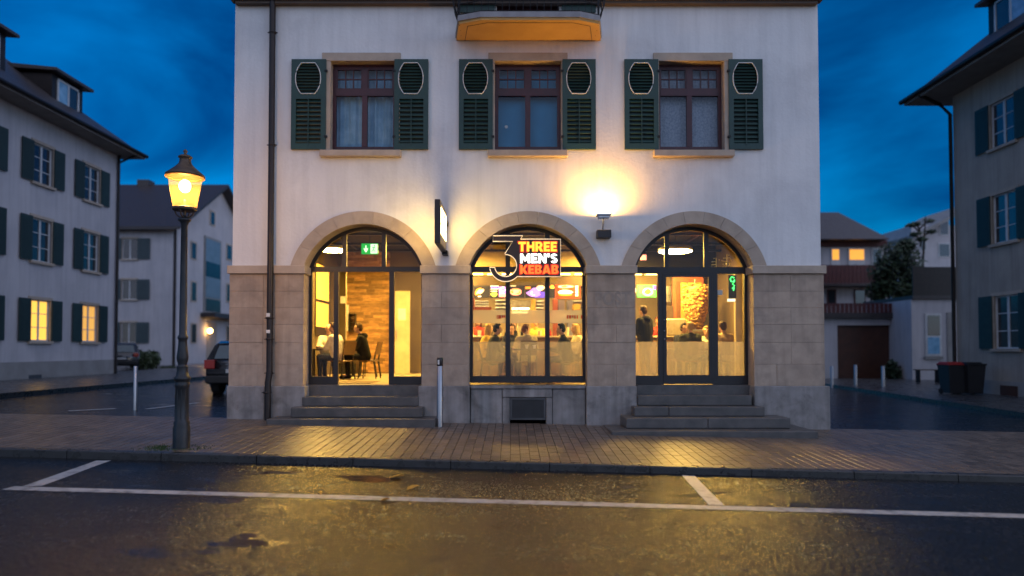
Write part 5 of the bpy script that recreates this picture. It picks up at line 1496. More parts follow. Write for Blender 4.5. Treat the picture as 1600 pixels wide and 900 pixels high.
# ------------------------------------------------------------------ people
def remeshed(mb, name, mat, parent, vox, smooth=4):
    me = mb.mesh(name)
    o = bpy.data.objects.new(name, me); COL.objects.link(o)
    r = o.modifiers.new('r', 'REMESH'); r.mode = 'VOXEL'; r.voxel_size = vox; r.use_smooth_shade = True
    s = o.modifiers.new('s', 'SMOOTH'); s.iterations = smooth; s.factor = .5
    dg = bpy.context.evaluated_depsgraph_get()
    me2 = bpy.data.meshes.new_from_object(o.evaluated_get(dg))
    bpy.data.objects.remove(o, do_unlink=True)
    me2.materials.clear(); me2.materials.append(MATS[mat])
    for p in me2.polygons: p.use_smooth = True
    o = bpy.data.objects.new(name, me2); COL.objects.link(o); o.parent = parent
    return o
def person(X, Y, rz, pose, label, coat, trousers, hair, headyaw=0, lean=.05, longhair=False, hood=False, bald=False, scale=1.0, z=None, lookdown=0, puffy=1.0):
    t = thing('person', (X, Y, ZF if z is None else z), label, 'person', 'people in the restaurant')
    t.rotation_euler = (0, 0, rad(rz)); t.scale = (scale,) * 3
    if pose == 'sit':
        hz = .54; sh = 1.02; hips = [(s * .09, 0, hz) for s in (-1, 1)]
        knees = [(s * .11, .43, hz + .01) for s in (-1, 1)]; ank = [(s * .12, .40, .09) for s in (-1, 1)]
        shl = [(s * .18, lean, sh) for s in (-1, 1)]; elb = [(s * .25, lean + .12, .76) for s in (-1, 1)]; wri = [(s * .13, lean + .36, .80) for s in (-1, 1)]
        hd = (0, lean + .06, sh + .24)
    else:
        hz = .92; sh = 1.44; hips = [(s * .09, 0, hz) for s in (-1, 1)]
        knees = [(s * .10, .02, .50) for s in (-1, 1)]; ank = [(s * .11, -.02, .09) for s in (-1, 1)]
        shl = [(s * .19, lean * .5, sh) for s in (-1, 1)]; elb = [(s * .26, lean, 1.14) for s in (-1, 1)]; wri = [(s * .16, lean + .26, 1.10) for s in (-1, 1)]
        hd = (0, lean + .03, sh + .25)
    ch = (0, lean * .8, sh - .12)
    pv = (0, 0, hz + .02)
    b = MB()
    b.capsule(pv, ch, .12, .13); b.capsule(shl[0], shl[1], .06, .06)
    b.capsule((0, lean, sh), (0, hd[1] - .02, hd[2] - .06), .055, .05)
    cy, sy = math.cos(rad(headyaw)), math.sin(rad(headyaw))
    def H(x, y, zz): return (hd[0] + x * cy - y * sy, hd[1] + x * sy + y * cy, hd[2] + zz)
    b.ball(H(0, 0, .03), (.078, .092, .098)); b.ball(H(0, .022, -.045), (.058, .070, .070)); b.ball(H(0, .035, -.085), (.034, .04, .035))
    b.capsule(H(0, .092, .015), H(0, .108, -.022), .011, .016)
    b.capsule(H(-.02, .088, -.062), H(.02, .088, -.062), .010, .010)
    for s in (-1, 1):
        b.ball(H(s * .08, -.008, -.005), (.014, .022, .032)); b.ball(H(s * .032, .082, .028), (.02, .016, .010))
        i = 0 if s < 0 else 1
        b.capsule(hips[i], knees[i], .075, .052); b.capsule(knees[i], ank[i], .050, .036); b.capsule(ank[i], (ank[i][0], ank[i][1] + .15, .05), .04, .035)
        b.capsule(shl[i], elb[i], .048, .038); b.capsule(elb[i], wri[i], .036, .025)
        w = Vector(wri[i]); fdir = Vector((-s * .45, .85, -.12)).normalized(); side = Vector((fdir.y, -fdir.x, 0)).normalized() * (-s)
        palm = w + fdir * .075
        b.capsule(w, palm, .028, .033)
        for k, ln in enumerate((.066, .076, .072, .056)):
            o0 = palm + side * (.027 - .018 * k) * 1.0
            m1 = o0 + fdir * ln * .6 + Vector((0, 0, -.006)); m2 = m1 + fdir * ln * .4 + Vector((0, 0, -.02))
            b.capsule(o0, m1, .0095, .009, 6); b.capsule(m1, m2, .009, .008, 6)
        th = w + fdir * .035 + side * .03
        b.capsule(th, th + fdir * .045 + side * .025, .011, .009, 6)
    remeshed(b, 'body', 'skin', t, .011, 2)
    # clothes
    g = .028 * puffy
    c = MB()
    c.capsule((0, -.005, hz + (.02 if pose == 'sit' else -.06)), ch, .135 + g, .135 + g); c.capsule((shl[0][0], shl[0][1], shl[0][2] - .01), (shl[1][0], shl[1][1], shl[1][2] - .01), .065 + g * .8, .065 + g * .8)
    for s in (-.075, .075): c.capsule((s, 0, hz + .06), (s * 1.3, ch[1], ch[2] + .02), .11 + g, .12 + g)
    for i in (0, 1):
        c.capsule(shl[i], elb[i], .058 + g * .8, .050 + g * .7); c.capsule(elb[i], wri[i], .048 + g * .7, .036 + g * .3)
    c.capsule((0, lean + .0, sh + .0), (0, lean + .015, sh + .075), .075, .066)
    if hood: c.ball((0, lean - .09, sh + .05), (.13, .09, .085))
    remeshed(c, 'jacket', coat, t, .017, 5)
    c = MB()
    for i in (0, 1):
        c.capsule(hips[i], knees[i], .098, .072); c.capsule(knees[i], (ank[i][0], ank[i][1], .10), .068, .055)
    c.capsule((-.07, 0, hz), (.07, 0, hz), .118, .118)
    remeshed(c, 'trousers', trousers, t, .018, 4)
    c = MB()
    for i in (0, 1): c.capsule((ank[i][0], ank[i][1] - .03, .05), (ank[i][0], ank[i][1] + .17, .045), .052, .044)
    remeshed(c, 'shoes', 'shoe', t, .014, 3)
    if not bald:
        c = MB()
        c.ball(H(0, -.018, .055), (.088, .090, .088)); c.ball(H(0, -.05, .0), (.080, .062, .090)); c.ball(H(0, .045, .112), (.058, .042, .024))
        for s in (-1, 1): c.ball(H(s * .072, -.01, .03), (.022, .045, .05))
        if longhair:
            c.ball(H(0, -.07, -.10), (.088, .055, .15))
            for s in (-1, 1): c.ball(H(s * .075, -.015, -.07), (.03, .05, .12))
        remeshed(c, 'hair', hair, t, .010, 3)
    else:
        c = MB()
        for s in (-1, 1): c.ball(H(s * .066, -.03, .0), (.022, .05, .035))
        c.ball(H(0, -.075, -.01), (.06, .028, .035))
        remeshed(c, 'hair', hair, t, .009, 2)
    e = MB()
    for s in (-1, 1): e.ball(H(s * .032, .086, .022), (.012, .010, .008), 8, 6)
    e.mesh('eyes'); o = e.build('eyes', 'eye_dark'); o.parent = t
    return t
def at(px, Y): return FX(px, Y, 520)

# left arch: table with two, one alone
T1Y = 16.9
table(at(500, T1Y) - .15, T1Y, 'dark table of the two diners in white, seen through the left entrance', 1.1, .7)
person(at(513, 17.45), 17.45, 180 + 20, 'sit', 'balding man in a white shirt at the table behind the left sidelight', 'cloth_white', 'cloth_denim', 'hair_grey', bald=True)
chair(at(513, 17.55), 17.55, 180, 'wooden chair of the balding man in white')
person(at(527, 16.55), 16.55, 75, 'sit', 'diner in a white top turned to the balding man, partly behind the door post', 'cloth_white', 'cloth_navy', 'hair_brown', headyaw=10)
chair(at(535, 16.5), 16.5, 60, 'wooden chair with its back to the open doorway, nearest the left door post')
person(at(570, 16.9), 16.9, 100, 'sit', 'diner in a black hooded jacket sitting in the open doorway', 'cloth_black', 'cloth_black', 'hair_brown', hood=True, lean=.10)
chair(at(577, 16.9), 16.9, 85, 'wooden chair of the diner in the black jacket')
chair(at(579, 18.4), 18.4, 120, 'wooden chair standing empty before the timber wall')
chair(at(575, 17.9), 17.9, 100, 'wooden chair tucked in behind the diner in the black jacket')
table(at(552, 18.3), 18.3, 'small dark table before the timber wall in the seating nook')
tag(MB().bbox(at(553, 16.5), at(606, 16.5), 14.5, 15.6, ZF - .003, ZF + .008, .003).build('door_mat', 'counter_front'), 'brown mat on the floor inside the left entrance', 'mat')
cup(at(497, 16.8), 16.8, 'white cup on the table behind the left sidelight')
# middle arch: table at the window
TY = 14.85
table(at(827, TY), TY, 'small table at the middle window behind the frosted film')
person(at(770, 14.95), 14.95, -90 + 8, 'sit', 'dark haired man in an olive jacket facing right at the middle window', 'cloth_olive', 'cloth_denim', 'hair_black', puffy=1.3, scale=.94)
chair(at(766, 14.92), 14.92, -90, 'wooden chair of the man in olive at the middle window')
person(at(884, 14.95), 14.95, 90 - 8, 'sit', 'dark haired man in a black jacket facing left at the middle window', 'cloth_black', 'cloth_navy', 'hair_black', puffy=1.3, scale=.94)
chair(at(890, 14.92), 14.92, 90, 'wooden chair of the man in black at the middle window')
person(at(823, 15.6), 15.6, 10, 'sit', 'auburn haired diner in a cream fleece behind the window table', 'cloth_cream', 'cloth_denim', 'hair_auburn', headyaw=-60, puffy=1.7, hood=True, scale=.95)
chair(at(823, 15.55), 15.55, 10, 'wooden chair of the diner in cream fleece')
cup(at(823, TY), TY - .05, 'white cup on the middle window table, nearer the man in olive'); cup(at(835, TY), TY + .05, 'white cup on the middle window table, nearer the man in black')
table(at(795, 17.2), 17.2, 'dark table in the middle of the room behind the window diners', 1.2, .7)
person(at(757, 17.2), 17.2, -90, 'sit', 'blonde woman in a yellow top at the left of the middle window', 'cloth_yellow', 'cloth_denim', 'hair_blond', longhair=True, headyaw=30)
chair(at(753, 17.2), 17.2, -90, 'wooden chair of the blonde woman in yellow')
person(at(748, 19.5), 19.5, 180, 'stand', 'cook with auburn hair in red behind the counter at its left end', 'cloth_red', 'cloth_black', 'hair_auburn', longhair=True, scale=.98, z=ZF - .12)
person(at(803, 19.6), 19.6, 180, 'stand', 'cook in black with black hair behind the middle of the counter', 'cloth_black', 'cloth_black', 'hair_black', z=ZF - .25, headyaw=20)
person(at(838, 19.4), 19.4, 170, 'stand', 'cook in a yellow top behind the counter, right of the auburn diner', 'cloth_yellow', 'cloth_black', 'hair_brown', z=ZF - .18)
person(at(800, 17.75), 17.75, 180, 'sit', 'dark haired diner in navy at the middle of the room facing the street', 'cloth_navy', 'cloth_denim', 'hair_brown', headyaw=-20)
chair(at(800, 17.85), 17.85, 180, 'wooden chair of the diner in navy in the middle of the room')
person(at(905, 17.4), 17.4, 100, 'sit', 'blonde diner in cream at the right edge of the middle window', 'cloth_cream', 'cloth_denim', 'hair_blond', longhair=True)
chair(at(909, 17.4), 17.4, 95, 'wooden chair of the blonde diner in cream')
# right arch
person(at(1008, 16.7), 16.7, 40, 'stand', 'man in a black jacket standing at the counter behind the right door\'s left sidelight', 'cloth_black', 'cloth_denim', 'hair_brown', puffy=1.3, hood=True, lean=.03)
person(at(1028, 19.4), 19.4, 180, 'stand', 'cook in red serving behind the counter near the green screen', 'cloth_red', 'cloth_black', 'hair_auburn', z=ZF - .15)
table(at(1082, 16.55), 16.55, 'dark table of the diners behind the right door', 1.2, .7)
person(at(1065, 17.0), 17.0, 200, 'sit', 'dark haired diner facing the street behind the right door', 'cloth_navy', 'cloth_denim', 'hair_black')
chair(at(1065, 17.1), 17.1, 185, 'wooden chair of the dark haired diner facing the street')
person(at(1081, 15.9), 15.9, 12, 'sit', 'blond diner in a dark green puffer jacket behind the right door', 'cloth_olive', 'cloth_black', 'hair_blond', puffy=1.6, headyaw=20)
chair(at(1081, 15.85), 15.85, 8, 'wooden chair of the diner in the green puffer')
person(at(1103, 16.9), 16.9, 170, 'sit', 'diner in a cream fluffy coat half hidden by the right door stile', 'cloth_cream', 'cloth_denim', 'hair_blond', puffy=1.6, scale=.94)
chair(at(1104, 17.0), 17.0, 178, 'wooden chair of the diner in the fluffy cream coat')
person(at(1133, 15.75), 15.75, 15, 'sit', 'brown haired diner in a tan jacket in the right sidelight', 'cloth_tan', 'cloth_navy', 'hair_brown', puffy=1.4)
chair(at(1131, 15.7), 15.7, 10, 'wooden chair of the diner in tan')
chair(at(1152, 15.6), 15.6, 30, 'dark backed chair at the edge of the right sidelight')
table(at(1135, 16.6), 16.6, 'dark table before the diner in tan')

# ------------------------------------------------------------------ neighbouring houses
def far_window(h, T, u, v0, v1, w, sw, shut_mat='far_shutter', lit=None, bars=2, sill=True):
    """window of a background house, in wall coordinates (u along, n outwards, v up)"""
    mb = MB(T); t = .12
    mb.box(u - w / 2 - t, u + w / 2 + t, -.02, .04, v1, v1 + t); mb.box(u - w / 2 - t, u - w / 2, -.02, .035, v0, v1); mb.box(u + w / 2, u + w / 2 + t, -.02, .035, v0, v1)
    wn_ = mb.build('window', 'sandstone_trim', h)
    MB(T).box(u - w / 2 - t, u + w / 2 + t, -.02, .11, v0 - .10, v0).build('sill', 'sandstone_trim', wn_)
    mb = MB(T); f = .055
    mb.box(u - w / 2, u - w / 2 + f, -.12, -.06, v0, v1); mb.box(u + w / 2 - f, u + w / 2, -.12, -.06, v0, v1); mb.box(u - f / 2 - .02, u + f / 2 + .02, -.12, -.06, v0, v1)
    mb.box(u - w / 2 + f, u - f / 2 - .02, -.12, -.06, v1 - f, v1); mb.box(u + f / 2 + .02, u + w / 2 - f, -.12, -.06, v1 - f, v1); mb.box(u - w / 2 + f, u - f / 2 - .02, -.12, -.06, v0, v0 + f); mb.box(u + f / 2 + .02, u + w / 2 - f, -.12, -.06, v0, v0 + f)
    for k in range(1, bars + 1):
        z = v0 + (v1 - v0) * k / (bars + 1)
        mb.box(u - w / 2 + f, u - f / 2 - .02, -.11, -.07, z - .015, z + .015); mb.box(u + f / 2 + .02, u + w / 2 - f, -.11, -.07, z - .015, z + .015)
    mb.build('frame', 'white_frame', wn_)
    for a, c in ((u - w / 2 + f, u - f / 2 - .02), (u + f / 2 + .02, u + w / 2 - f)):
        MB(T).box(a, c, -.10, -.09, v0 + f, v1 - f).build('pane', lit or 'dark_pane', wn_)
    if shut_mat:
        for s in (-1, 1):
            a = u + s * (w / 2 + .04); c = a + s * sw
            mb = MB(T); mb.box(a, c, .045, .085, v0, v1 + .02)
            k = v0 + .08
            while k < v1 - .1: mb.box(a + s * .07, c - s * .07, .086, .098, k, k + .03); k += .075
            mb.build('shutter', shut_mat, wn_)
def wall_with_holes(T, u0, u1, v0, v1, holes, th=.35):
    """wall slab split round rectangular window holes on a shared grid"""
    us = sorted({u0, u1, *[h[0] for h in holes], *[h[1] for h in holes]}); vs2 = sorted({v0, v1, *[h[2] for h in holes], *[h[3] for h in holes]})
    mb = MB(T)
    for a, c in zip(us[:-1], us[1:]):
        for p, q_ in zip(vs2[:-1], vs2[1:]):
            if any(h[0] - 1e-6 <= a and c <= h[1] + 1e-6 and h[2] - 1e-6 <= p and q_ <= h[3] + 1e-6 for h in holes): continue
            mb.box(a, c, -th, 0, p, q_)
    return mb
# --- left house
XL = -18.6
TL = lambda u, n, v: (XL + n, u, v)
Lh = thing('lilac_house', (XL - 4, 24, 0.2), 'three-storey pale house with dark green shutters and dormers, at the left edge', 'house')
cols_u = [20.2, 23.3, 26.45, 29.55]
rows_v = [(1.80, 3.42), (4.92, 6.62), (8.0, 9.55)]
holes = [(u - .55, u + .55, a, c) for u in cols_u for a, c in rows_v]
yend = S(183, 400, XL)[0]
gl = sx(XL)
wall_with_holes(TL, 12, yend, 1.0, 10.6, holes).build('wall', 'house_lilac', Lh)
MB(TL).box(12, yend, -10, -.36, .9, 10.55).build('inner_core', 'house_lilac', Lh)
MB(TL).box(12, yend + .03, -10, .04, gl - .4, 1.0).build('plinth', 'house_plinth', Lh)
for u in cols_u:
    for r, (a, c) in enumerate(rows_v):
        lit = None
        if r == 0 and u > 29: lit = 'lit_curtain_dim'
        if r == 0 and 26 < u < 27: lit = 'lit_curtain'
        far_window(Lh, TL, u, a, c, 1.1, .62, lit=lit)
a = S(45, 598, XL + .05); c = S(65, 585, XL + .05)
MB(TL).box(a[0], c[0], .041, .055, a[1], c[1]).build('cellar_vent', 'grille_grey', Lh)
ez = 10.6
EO = .95
mb = MB(TL); mb.box(11.5, yend + .55, -10.4, EO, ez, ez + .12); mb.build('soffit', 'soffit', Lh)
mb = MB(TL); mb.tube([(11.5, EO + .06, ez + .14), (yend + .6, EO + .06, ez + .14)], .09, 8); mb.build('gutter', 'pipe_brown', Lh)
mb = MB()
x0, x1, y0, y1 = XL - 10.4, XL + EO + .05, 11.3, yend + .6
zr = ez + 4.6; z0 = ez + .121
mb.add([(x0, y0, z0), (x1, y0, z0), (x1, y1, z0), (x0, y1, z0), ((x0 + x1) / 2, y0 + 4, zr), ((x0 + x1) / 2, y1 - 5.2, zr)], [(0, 1, 4), (1, 2, 5, 4), (2, 3, 5), (3, 0, 4, 5), (3, 2, 1, 0)])
rf = mb.build('roof', 'roof_tile', Lh)
mb = MB(TL); mb.tube([(yend - .12, .09, ez), (yend - .12, .09, gl)], .06, 8); mb.tube([(yend - .12, EO, ez + .05), (yend - .12, .09, ez - .35)], .05, 8)
mb.build('downpipe', 'pipe_brown', Lh)
def dormer(h, T, u, n, v0, w, hgt, depth, out_=.25):
    mb = MB(T); mb.box(u - w / 2, u + w / 2, n - depth, n, v0, v0 + hgt)
    d = mb.build('dormer', 'pipe_brown', h)
    mb = MB(T); mb.add([(u - w / 2 - out_, n + .35, v0 + hgt), (u + w / 2 + out_, n + .35, v0 + hgt), (u + w / 2 + out_, n - depth, v0 + hgt + .3), (u - w / 2 - out_, n - depth, v0 + hgt + .3),
                        (u - w / 2 - out_, n + .35, v0 + hgt + .12), (u + w / 2 + out_, n + .35, v0 + hgt + .12), (u + w / 2 + out_, n - depth, v0 + hgt + .55), (u - w / 2 - out_, n - depth, v0 + hgt + .55)],
                       [(0, 1, 2, 3), (4, 5, 6, 7), (0, 1, 5, 4), (1, 2, 6, 5), (2, 3, 7, 6), (3, 0, 4, 7)])
    mb.build('dormer_roof', 'roof_tile', d)
    mb = MB(T)
    for s in (-1, 0, 1): mb.box(u + s * w * .33 - .04, u + s * w * .33 + .04, n + .001, n + .05, v0 + .2, v0 + hgt - .2)
    mb.box(u - w * .33, u + w * .33, n + .002, n + .045, v0 + .12, v0 + .2); mb.box(u - w * .33, u + w * .33, n + .002, n + .045, v0 + hgt - .2, v0 + hgt - .12)
    mb.build('frame', 'white_frame', d)
    for s in (-1, 1): MB(T).box(u + (s * w * .165) - w * .165 + .04, u + (s * w * .165) + w * .165 - .04, n + .003, n + .02, v0 + .2, v0 + hgt - .2).build('pane', 'dark_pane' if s > 0 else 'curtain_sky_tint', d)
dormer(Lh, TL, 28.9, -.7, 11.35, 2.0, 1.75, 4)
dormer(Lh, TL, 24.2, -.7, 11.35, 2.2, 2.1, 4)
# --- house behind, gable to the right
YB = 50.0; XG = FX(270, YB, 450)
TA = lambda u, n, v: (u, YB - n, v)
TB = lambda u, n, v: (XG + n, u, v)
Gh = thing('gabled_house', (XG - 6, YB + 7, .2), 'pale gabled house with a lit entrance lamp behind the street lamp', 'house')
eA = FZ(352, YB)
yap, zap = S(343, 293, XG)
yB1 = YB + 2 * (yap - YB)
wz = [(FZ(405, YB), FZ(373, YB)), (FZ(468, YB), FZ(437, YB)), (FZ(536, YB), FZ(504, YB))]
ua = FX(201, YB)
holesA = [(u - .55, u + .55, a, c) for u in (ua, ua - 3.2, ua - 6.4) for a, c in wz]
wall_with_holes(TA, XG - 14, XG, 0, eA, holesA).build('wall', 'house_lilac', Gh)
mb = MB(); mb.box(XG - 14, XG - .36, YB + .36, yB1, 0, eA - .02); mb.build('inner_core', 'house_lilac', Gh)
for u in (ua, ua - 3.2, ua - 6.4):
    for a, c in wz: far_window(Gh, TA, u, a, c, 1.1, .95, 'far_shutter_blue', bars=0)
mb = MB(TB)
n = 5
mb.add([(YB + .351, 0, 0), (yB1, 0, 0), (yB1, 0, eA), (yap, 0, zap), (YB + .351, 0, eA), (YB + .351, -.35, 0), (yB1, -.35, 0), (yB1, -.35, eA), (yap, -.35, zap), (YB + .351, -.35, eA)],
       [(0, 1, 2, 3, 4), (9, 8, 7, 6, 5), (0, 5, 6, 1), (1, 6, 7, 2), (2, 7, 8, 3), (3, 8, 9, 4), (4, 9, 5, 0)])
mb.build('gable_wall', 'house_lilac', Gh)
mb = MB()
ov = .7
dz = (zap - eA) / (yap - YB)
pr = [(YB - ov, eA - dz * ov), (yap, zap), (yB1 + ov, eA - dz * ov), (yB1 + ov, eA - dz * ov + .22), (yap, zap + .26), (YB - ov, eA - dz * ov + .22)]
mb.add([(XG + .8, y, z) for y, z in pr] + [(XG - 14.5, y, z) for y, z in pr], [(0, 1, 4, 5), (1, 2, 3, 4), (6, 11, 10, 7), (7, 10, 9, 8), (5, 4, 10, 11), (4, 3, 9, 10), (0, 6, 7, 1), (1, 7, 8, 2), (0, 5, 11, 6), (2, 8, 9, 3)])
rf = mb.build('roof', 'roof_tile', Gh)
x, z = F(228, 288, yap); MB().box(x - .5, x + .5, yap - .5, yap + .5, z - 1.5, z + .3).build('chimney', 'roof_tile', rf)
def bx_(px0, px1, py0, py1, n0, n1, name, mat, parent=None):
    a = S(px0, py1, XG); c = S(px1, py0, XG)
    a2 = S(px1, py1, XG)
    z0 = (a[1] + a2[1]) / 2
    return MB(TB).box(a[0], c[0], n0, n1, z0, c[1]).build(name, mat, parent or Gh)
for py0, py1 in ((379, 406), (440, 472), (505, 537)):
    w_ = bx_(297, 307, py0, py1, .002, .05, 'window', 'sandstone_trim'); bx_(298.5, 305.5, py0 + 2, py1 - 2, .051, .06, 'pane', 'dark_pane', w_)
    w_ = bx_(353, 362, py0 + 4, py1 + 1, .002, .05, 'window', 'sandstone_trim'); bx_(354, 361, py0 + 6, py1 - 1, .051, .06, 'pane', 'dark_pane', w_)
w_ = bx_(327, 336, 331, 353, .002, .05, 'window', 'sandstone_trim'); bx_(328.5, 334.5, 333, 351, .051, .06, 'pane', 'dark_pane', w_)
pmat('bay_blue', (0.20, 0.26, 0.31), (0.16, 0.22, 0.27), 2, 0.25)
w_ = bx_(317, 344, 377, 494, .002, .12, 'stair_bay', 'house_plinth')
for py0, py1 in ((380, 411), (414, 434), (437, 466), (470, 487)):
    bx_(319, 342, py0, py1, .121, .15, 'bay_pane', 'bay_blue' if py1 - py0 > 25 else 'dark_pane', w_)
bx_(313, 362, 494, 498, .002, 1.2, 'entrance_canopy', 'roof_tile')
bx_(322, 338, 505, 568, .002, .05, 'entrance_door', 'house_cream')
ly, lzz = S(328, 517, XG + .3)
fl = thing('entrance_lamp', (XG + .1, ly, lzz), 'small warm lamp glowing beside the entrance of the gabled house', 'lamp')
MB().ball((XG + .3, ly, lzz), .20, 12, 8).build('globe', 'far_lamp', fl); MB().tube([(XG, ly, lzz), (XG + .3, ly, lzz)], .04, 6).build('arm', 'iron_black', fl)
mb = MB(TB); mb.tube([(YB + .1, .1, 0), (YB + .1, .1, eA)], .10, 8); mb.build('downpipe', 'pipe_brown', Gh)
# --- right house
XR = 17.5
TR_ = lambda u, n, v: (XR - n, u, v)
Rh = thing('cream_house', (XR + 4, 21, -.2), 'rough cream rendered house with green shutters and a dormer, at the right edge', 'house')
yend = S(1493, 400, XR)[0]
cols_u = [20.2, 23.75]
rows_v = [(1.50, 3.40), (5.28, 7.05), (8.75, 10.4)]
gr_ = sx(XR)
holes = [(u - .6, u + .6, a, c) for u in cols_u for a, c in rows_v]
wall_with_holes(TR_, 12, yend, .35, 11.5, holes).build('wall', 'house_cream', Rh)
MB(TR_).box(12, yend, -10, -.36, .3, 11.45).build('inner_core', 'house_cream', Rh)
MB(TR_).box(12, yend + .02, -10, .04, gr_ - .4, .35).build('plinth', 'house_plinth', Rh)
for u in cols_u:
    for a, c in rows_v: far_window(Rh, TR_, u, a, c, 1.2, .68)
a = S(1563, 622, XR - .05); c = S(1590, 606, XR - .05)
MB(TR_).box(a[0], c[0], .041, .055, min(a[1], c[1]) + .05, max(a[1], c[1]) + .05).build('cellar_vent', 'garage_brown', Rh)
ez = 11.5; EO = 1.35
MB(TR_).box(11, yend + 1.0, -10.5, EO, ez, ez + .14).build('soffit', 'soffit', Rh)
MB(TR_).tube([(11, EO + .07, ez + .16), (yend + 1.1, EO + .07, ez + .16)], .10, 8).build('gutter', 'pipe_brown', Rh)
mb = MB()
x0, x1, y0, y1 = XR - EO - .05, XR + 10.5, 11, yend + 1.05
z0 = ez + .141; zr = ez + 5.4
mb.add([(x0, y0, z0), (x1, y0, z0), (x1, y1, z0), (x0, y1, z0), ((x0 + x1) / 2, y0 + 4, zr), ((x0 + x1) / 2, y1 - 5.5, zr)], [(0, 1, 4), (1, 2, 5, 4), (2, 3, 5), (3, 0, 4, 5), (3, 2, 1, 0)])
mb.build('roof', 'roof_tile', Rh)
MB(TR_).tube([(yend - .05, EO, ez + .05), (yend + .02, .5, ez - .3), (yend + .02, .1, ez - .7), (yend + .02, .1, gr_)], .07, 8).build('downpipe', 'pipe_brown', Rh)
dormer(Rh, TR_, 23.9, -.5, 12.3, 2.3, 2.2, 4)
# --- garage house, annex and far houses to the right
GY = 38.0
TG = lambda u, n, v: (u, GY - n, v)
def fz(px0, px1, py0, py1, Y, n0, n1, name, mat, parent):
    a = F(px0, py1, Y); c = F(px1, py0, Y)
    return MB().box(a[0], c[0], Y - n1, Y - n0, a[1], c[1]).build(name, mat, parent)
Ga = thing('garage_building', (FX(1355, GY), GY, -.25), 'low white garage with a brown door under a maroon balcony', 'garage')
fz(1250, 1308, 498, 596, GY, -6, 0, 'wall', 'house_lilac', Ga); fz(1402, 1428, 498, 596, GY, -6, 0, 'wall', 'house_lilac', Ga); fz(1308, 1402, 498, 508, GY, -6, 0, 'wall', 'house_lilac', Ga)
gd = fz(1308, 1402, 508, 596, GY, -.4, -.2, 'garage_door', 'garage_brown', Ga)
for k in range(8): fz(1309 + k * 11.7, 1319.5 + k * 11.7, 509, 594, GY, -.199, -.17, 'panel', 'garage_brown', gd)
fz(1250, 1428, 489, 497.5, GY, -6, .25, 'roof_slab', 'roof_tile', Ga)
for k in range(26): fz(1250 + k * 6.8, 1255.5 + k * 6.8, 474, 489, GY, .14, .18, 'railing_board', 'balcony_maroon', Ga)
MY = 46.0
Mh = thing('maroon_balcony_house', (FX(1335, MY), MY, 0), 'chalet-like house with maroon balconies and orange lit windows above the garage', 'house')
fz(1240, 1386, 375, 600, MY, -8, 0, 'wall', 'house_lilac', Mh)
for k in range(24): fz(1240 + k * 6.2, 1245.2 + k * 6.2, 417, 445, MY, 1.0, 1.05, 'balcony_board', 'balcony_maroon', Mh)
fz(1240, 1389, 445.5, 449, MY, 0.001, 1.1, 'balcony_floor', 'roof_tile', Mh)
fz(1240, 1385, 376, 386, MY, .001, .1, 'fascia', 'balcony_maroon', Mh)
for px0, px1, mt in ((1298, 1312, 'window_orange'), (1325, 1351, 'window_orange'), (1362, 1378, 'dark_pane')):
    w_ = fz(px0, px1, 388, 415, MY, .001, .06, 'window', 'white_frame', Mh); fz(px0 + 2, px1 - 2, 390, 406 if 'orange' in mt else 413, MY, .061, .08, 'pane', mt, w_)
for px0, px1 in ((1292, 1306), (1334, 1352), (1366, 1380)):
    w_ = fz(px0, px1, 452, 478, MY, .001, .06, 'window', 'balcony_maroon', Mh); fz(px0 + 2, px1 - 2, 454, 476, MY, .061, .08, 'pane', 'dark_pane', w_)
mb = MB()
xa, xb_ = FX(1228, MY - 1), FX(1390, MY - 1); ze = FZ(374, MY - 1); xm_, zm_ = F(1310, 336, MY + 4)
mb.add([(xa, MY - 1.2, ze), (xb_, MY - 1.2, ze), (xb_, MY + 9, ze), (xa, MY + 9, ze), (xm_, MY + 4, zm_ + .2), (xm_ - 1.5, MY + 4, zm_ + .2)], [(0, 1, 4, 5), (1, 2, 4), (2, 3, 5, 4), (3, 0, 5), (3, 2, 1, 0)])
mb.build('roof', 'roof_tile', Mh)
AY = 36.0
Ah = thing('flat_annex', (FX(1460, AY), AY, -.25), 'low white annex with a dark boarded roof terrace beside the cream house', 'annex')
fz(1426, 1560, 468, 606, AY, -5, 0, 'wall', 'house_lilac', Ah)
for k in range(14): fz(1427 + k * 8, 1434.2 + k * 8, 417, 462, AY, -.08, -.02, 'terrace_board', 'pipe_brown', Ah)
fz(1424, 1560, 462, 467.5, AY, -5, .12, 'roof_edge', 'roof_tile', Ah)
w_ = fz(1446, 1470, 490, 556, AY, .001, .05, 'window', 'white_frame', Ah); fz(1449, 1467, 493, 524, AY, .051, .07, 'pane', 'dark_pane', w_); fz(1449, 1467, 527, 553, AY, .051, .07, 'pane', 'lit_pale', w_) if 'lit_pale' in MATS else fz(1449, 1467, 527, 553, AY, .051, .07, 'pane', 'curtain_sky_tint', w_)
fz(1444, 1472, 557, 561, AY, .001, .12, 'sill', 'house_plinth', Ah)
fz(1481, 1490, 488, 600, AY, .001, .05, 'door', 'house_plinth', Ah)
FY = 62.0
Fh = thing('far_white_house', (FX(1460, FY), FY, 1), 'white hillside house with a sloping roof far behind the annex', 'house')
fz(1428, 1530, 352, 600, FY, -8, 0, 'wall', 'house_lilac', Fh)
mb = MB(); a = F(1422, 368, FY); c = F(1535, 310, FY)
mb.add([(a[0], FY - 1, a[1] - .3), (c[0], FY - 1, c[1] - .3), (c[0], FY + 9, c[1] - .3), (a[0], FY + 9, a[1] - .3), (a[0], FY - 1, a[1]), (c[0], FY - 1, c[1]), (c[0], FY + 9, c[1]), (a[0], FY + 9, a[1])], [(0, 1, 2, 3), (4, 5, 6, 7), (0, 1, 5, 4), (1, 2, 6, 5), (2, 3, 7, 6), (3, 0, 4, 7)])
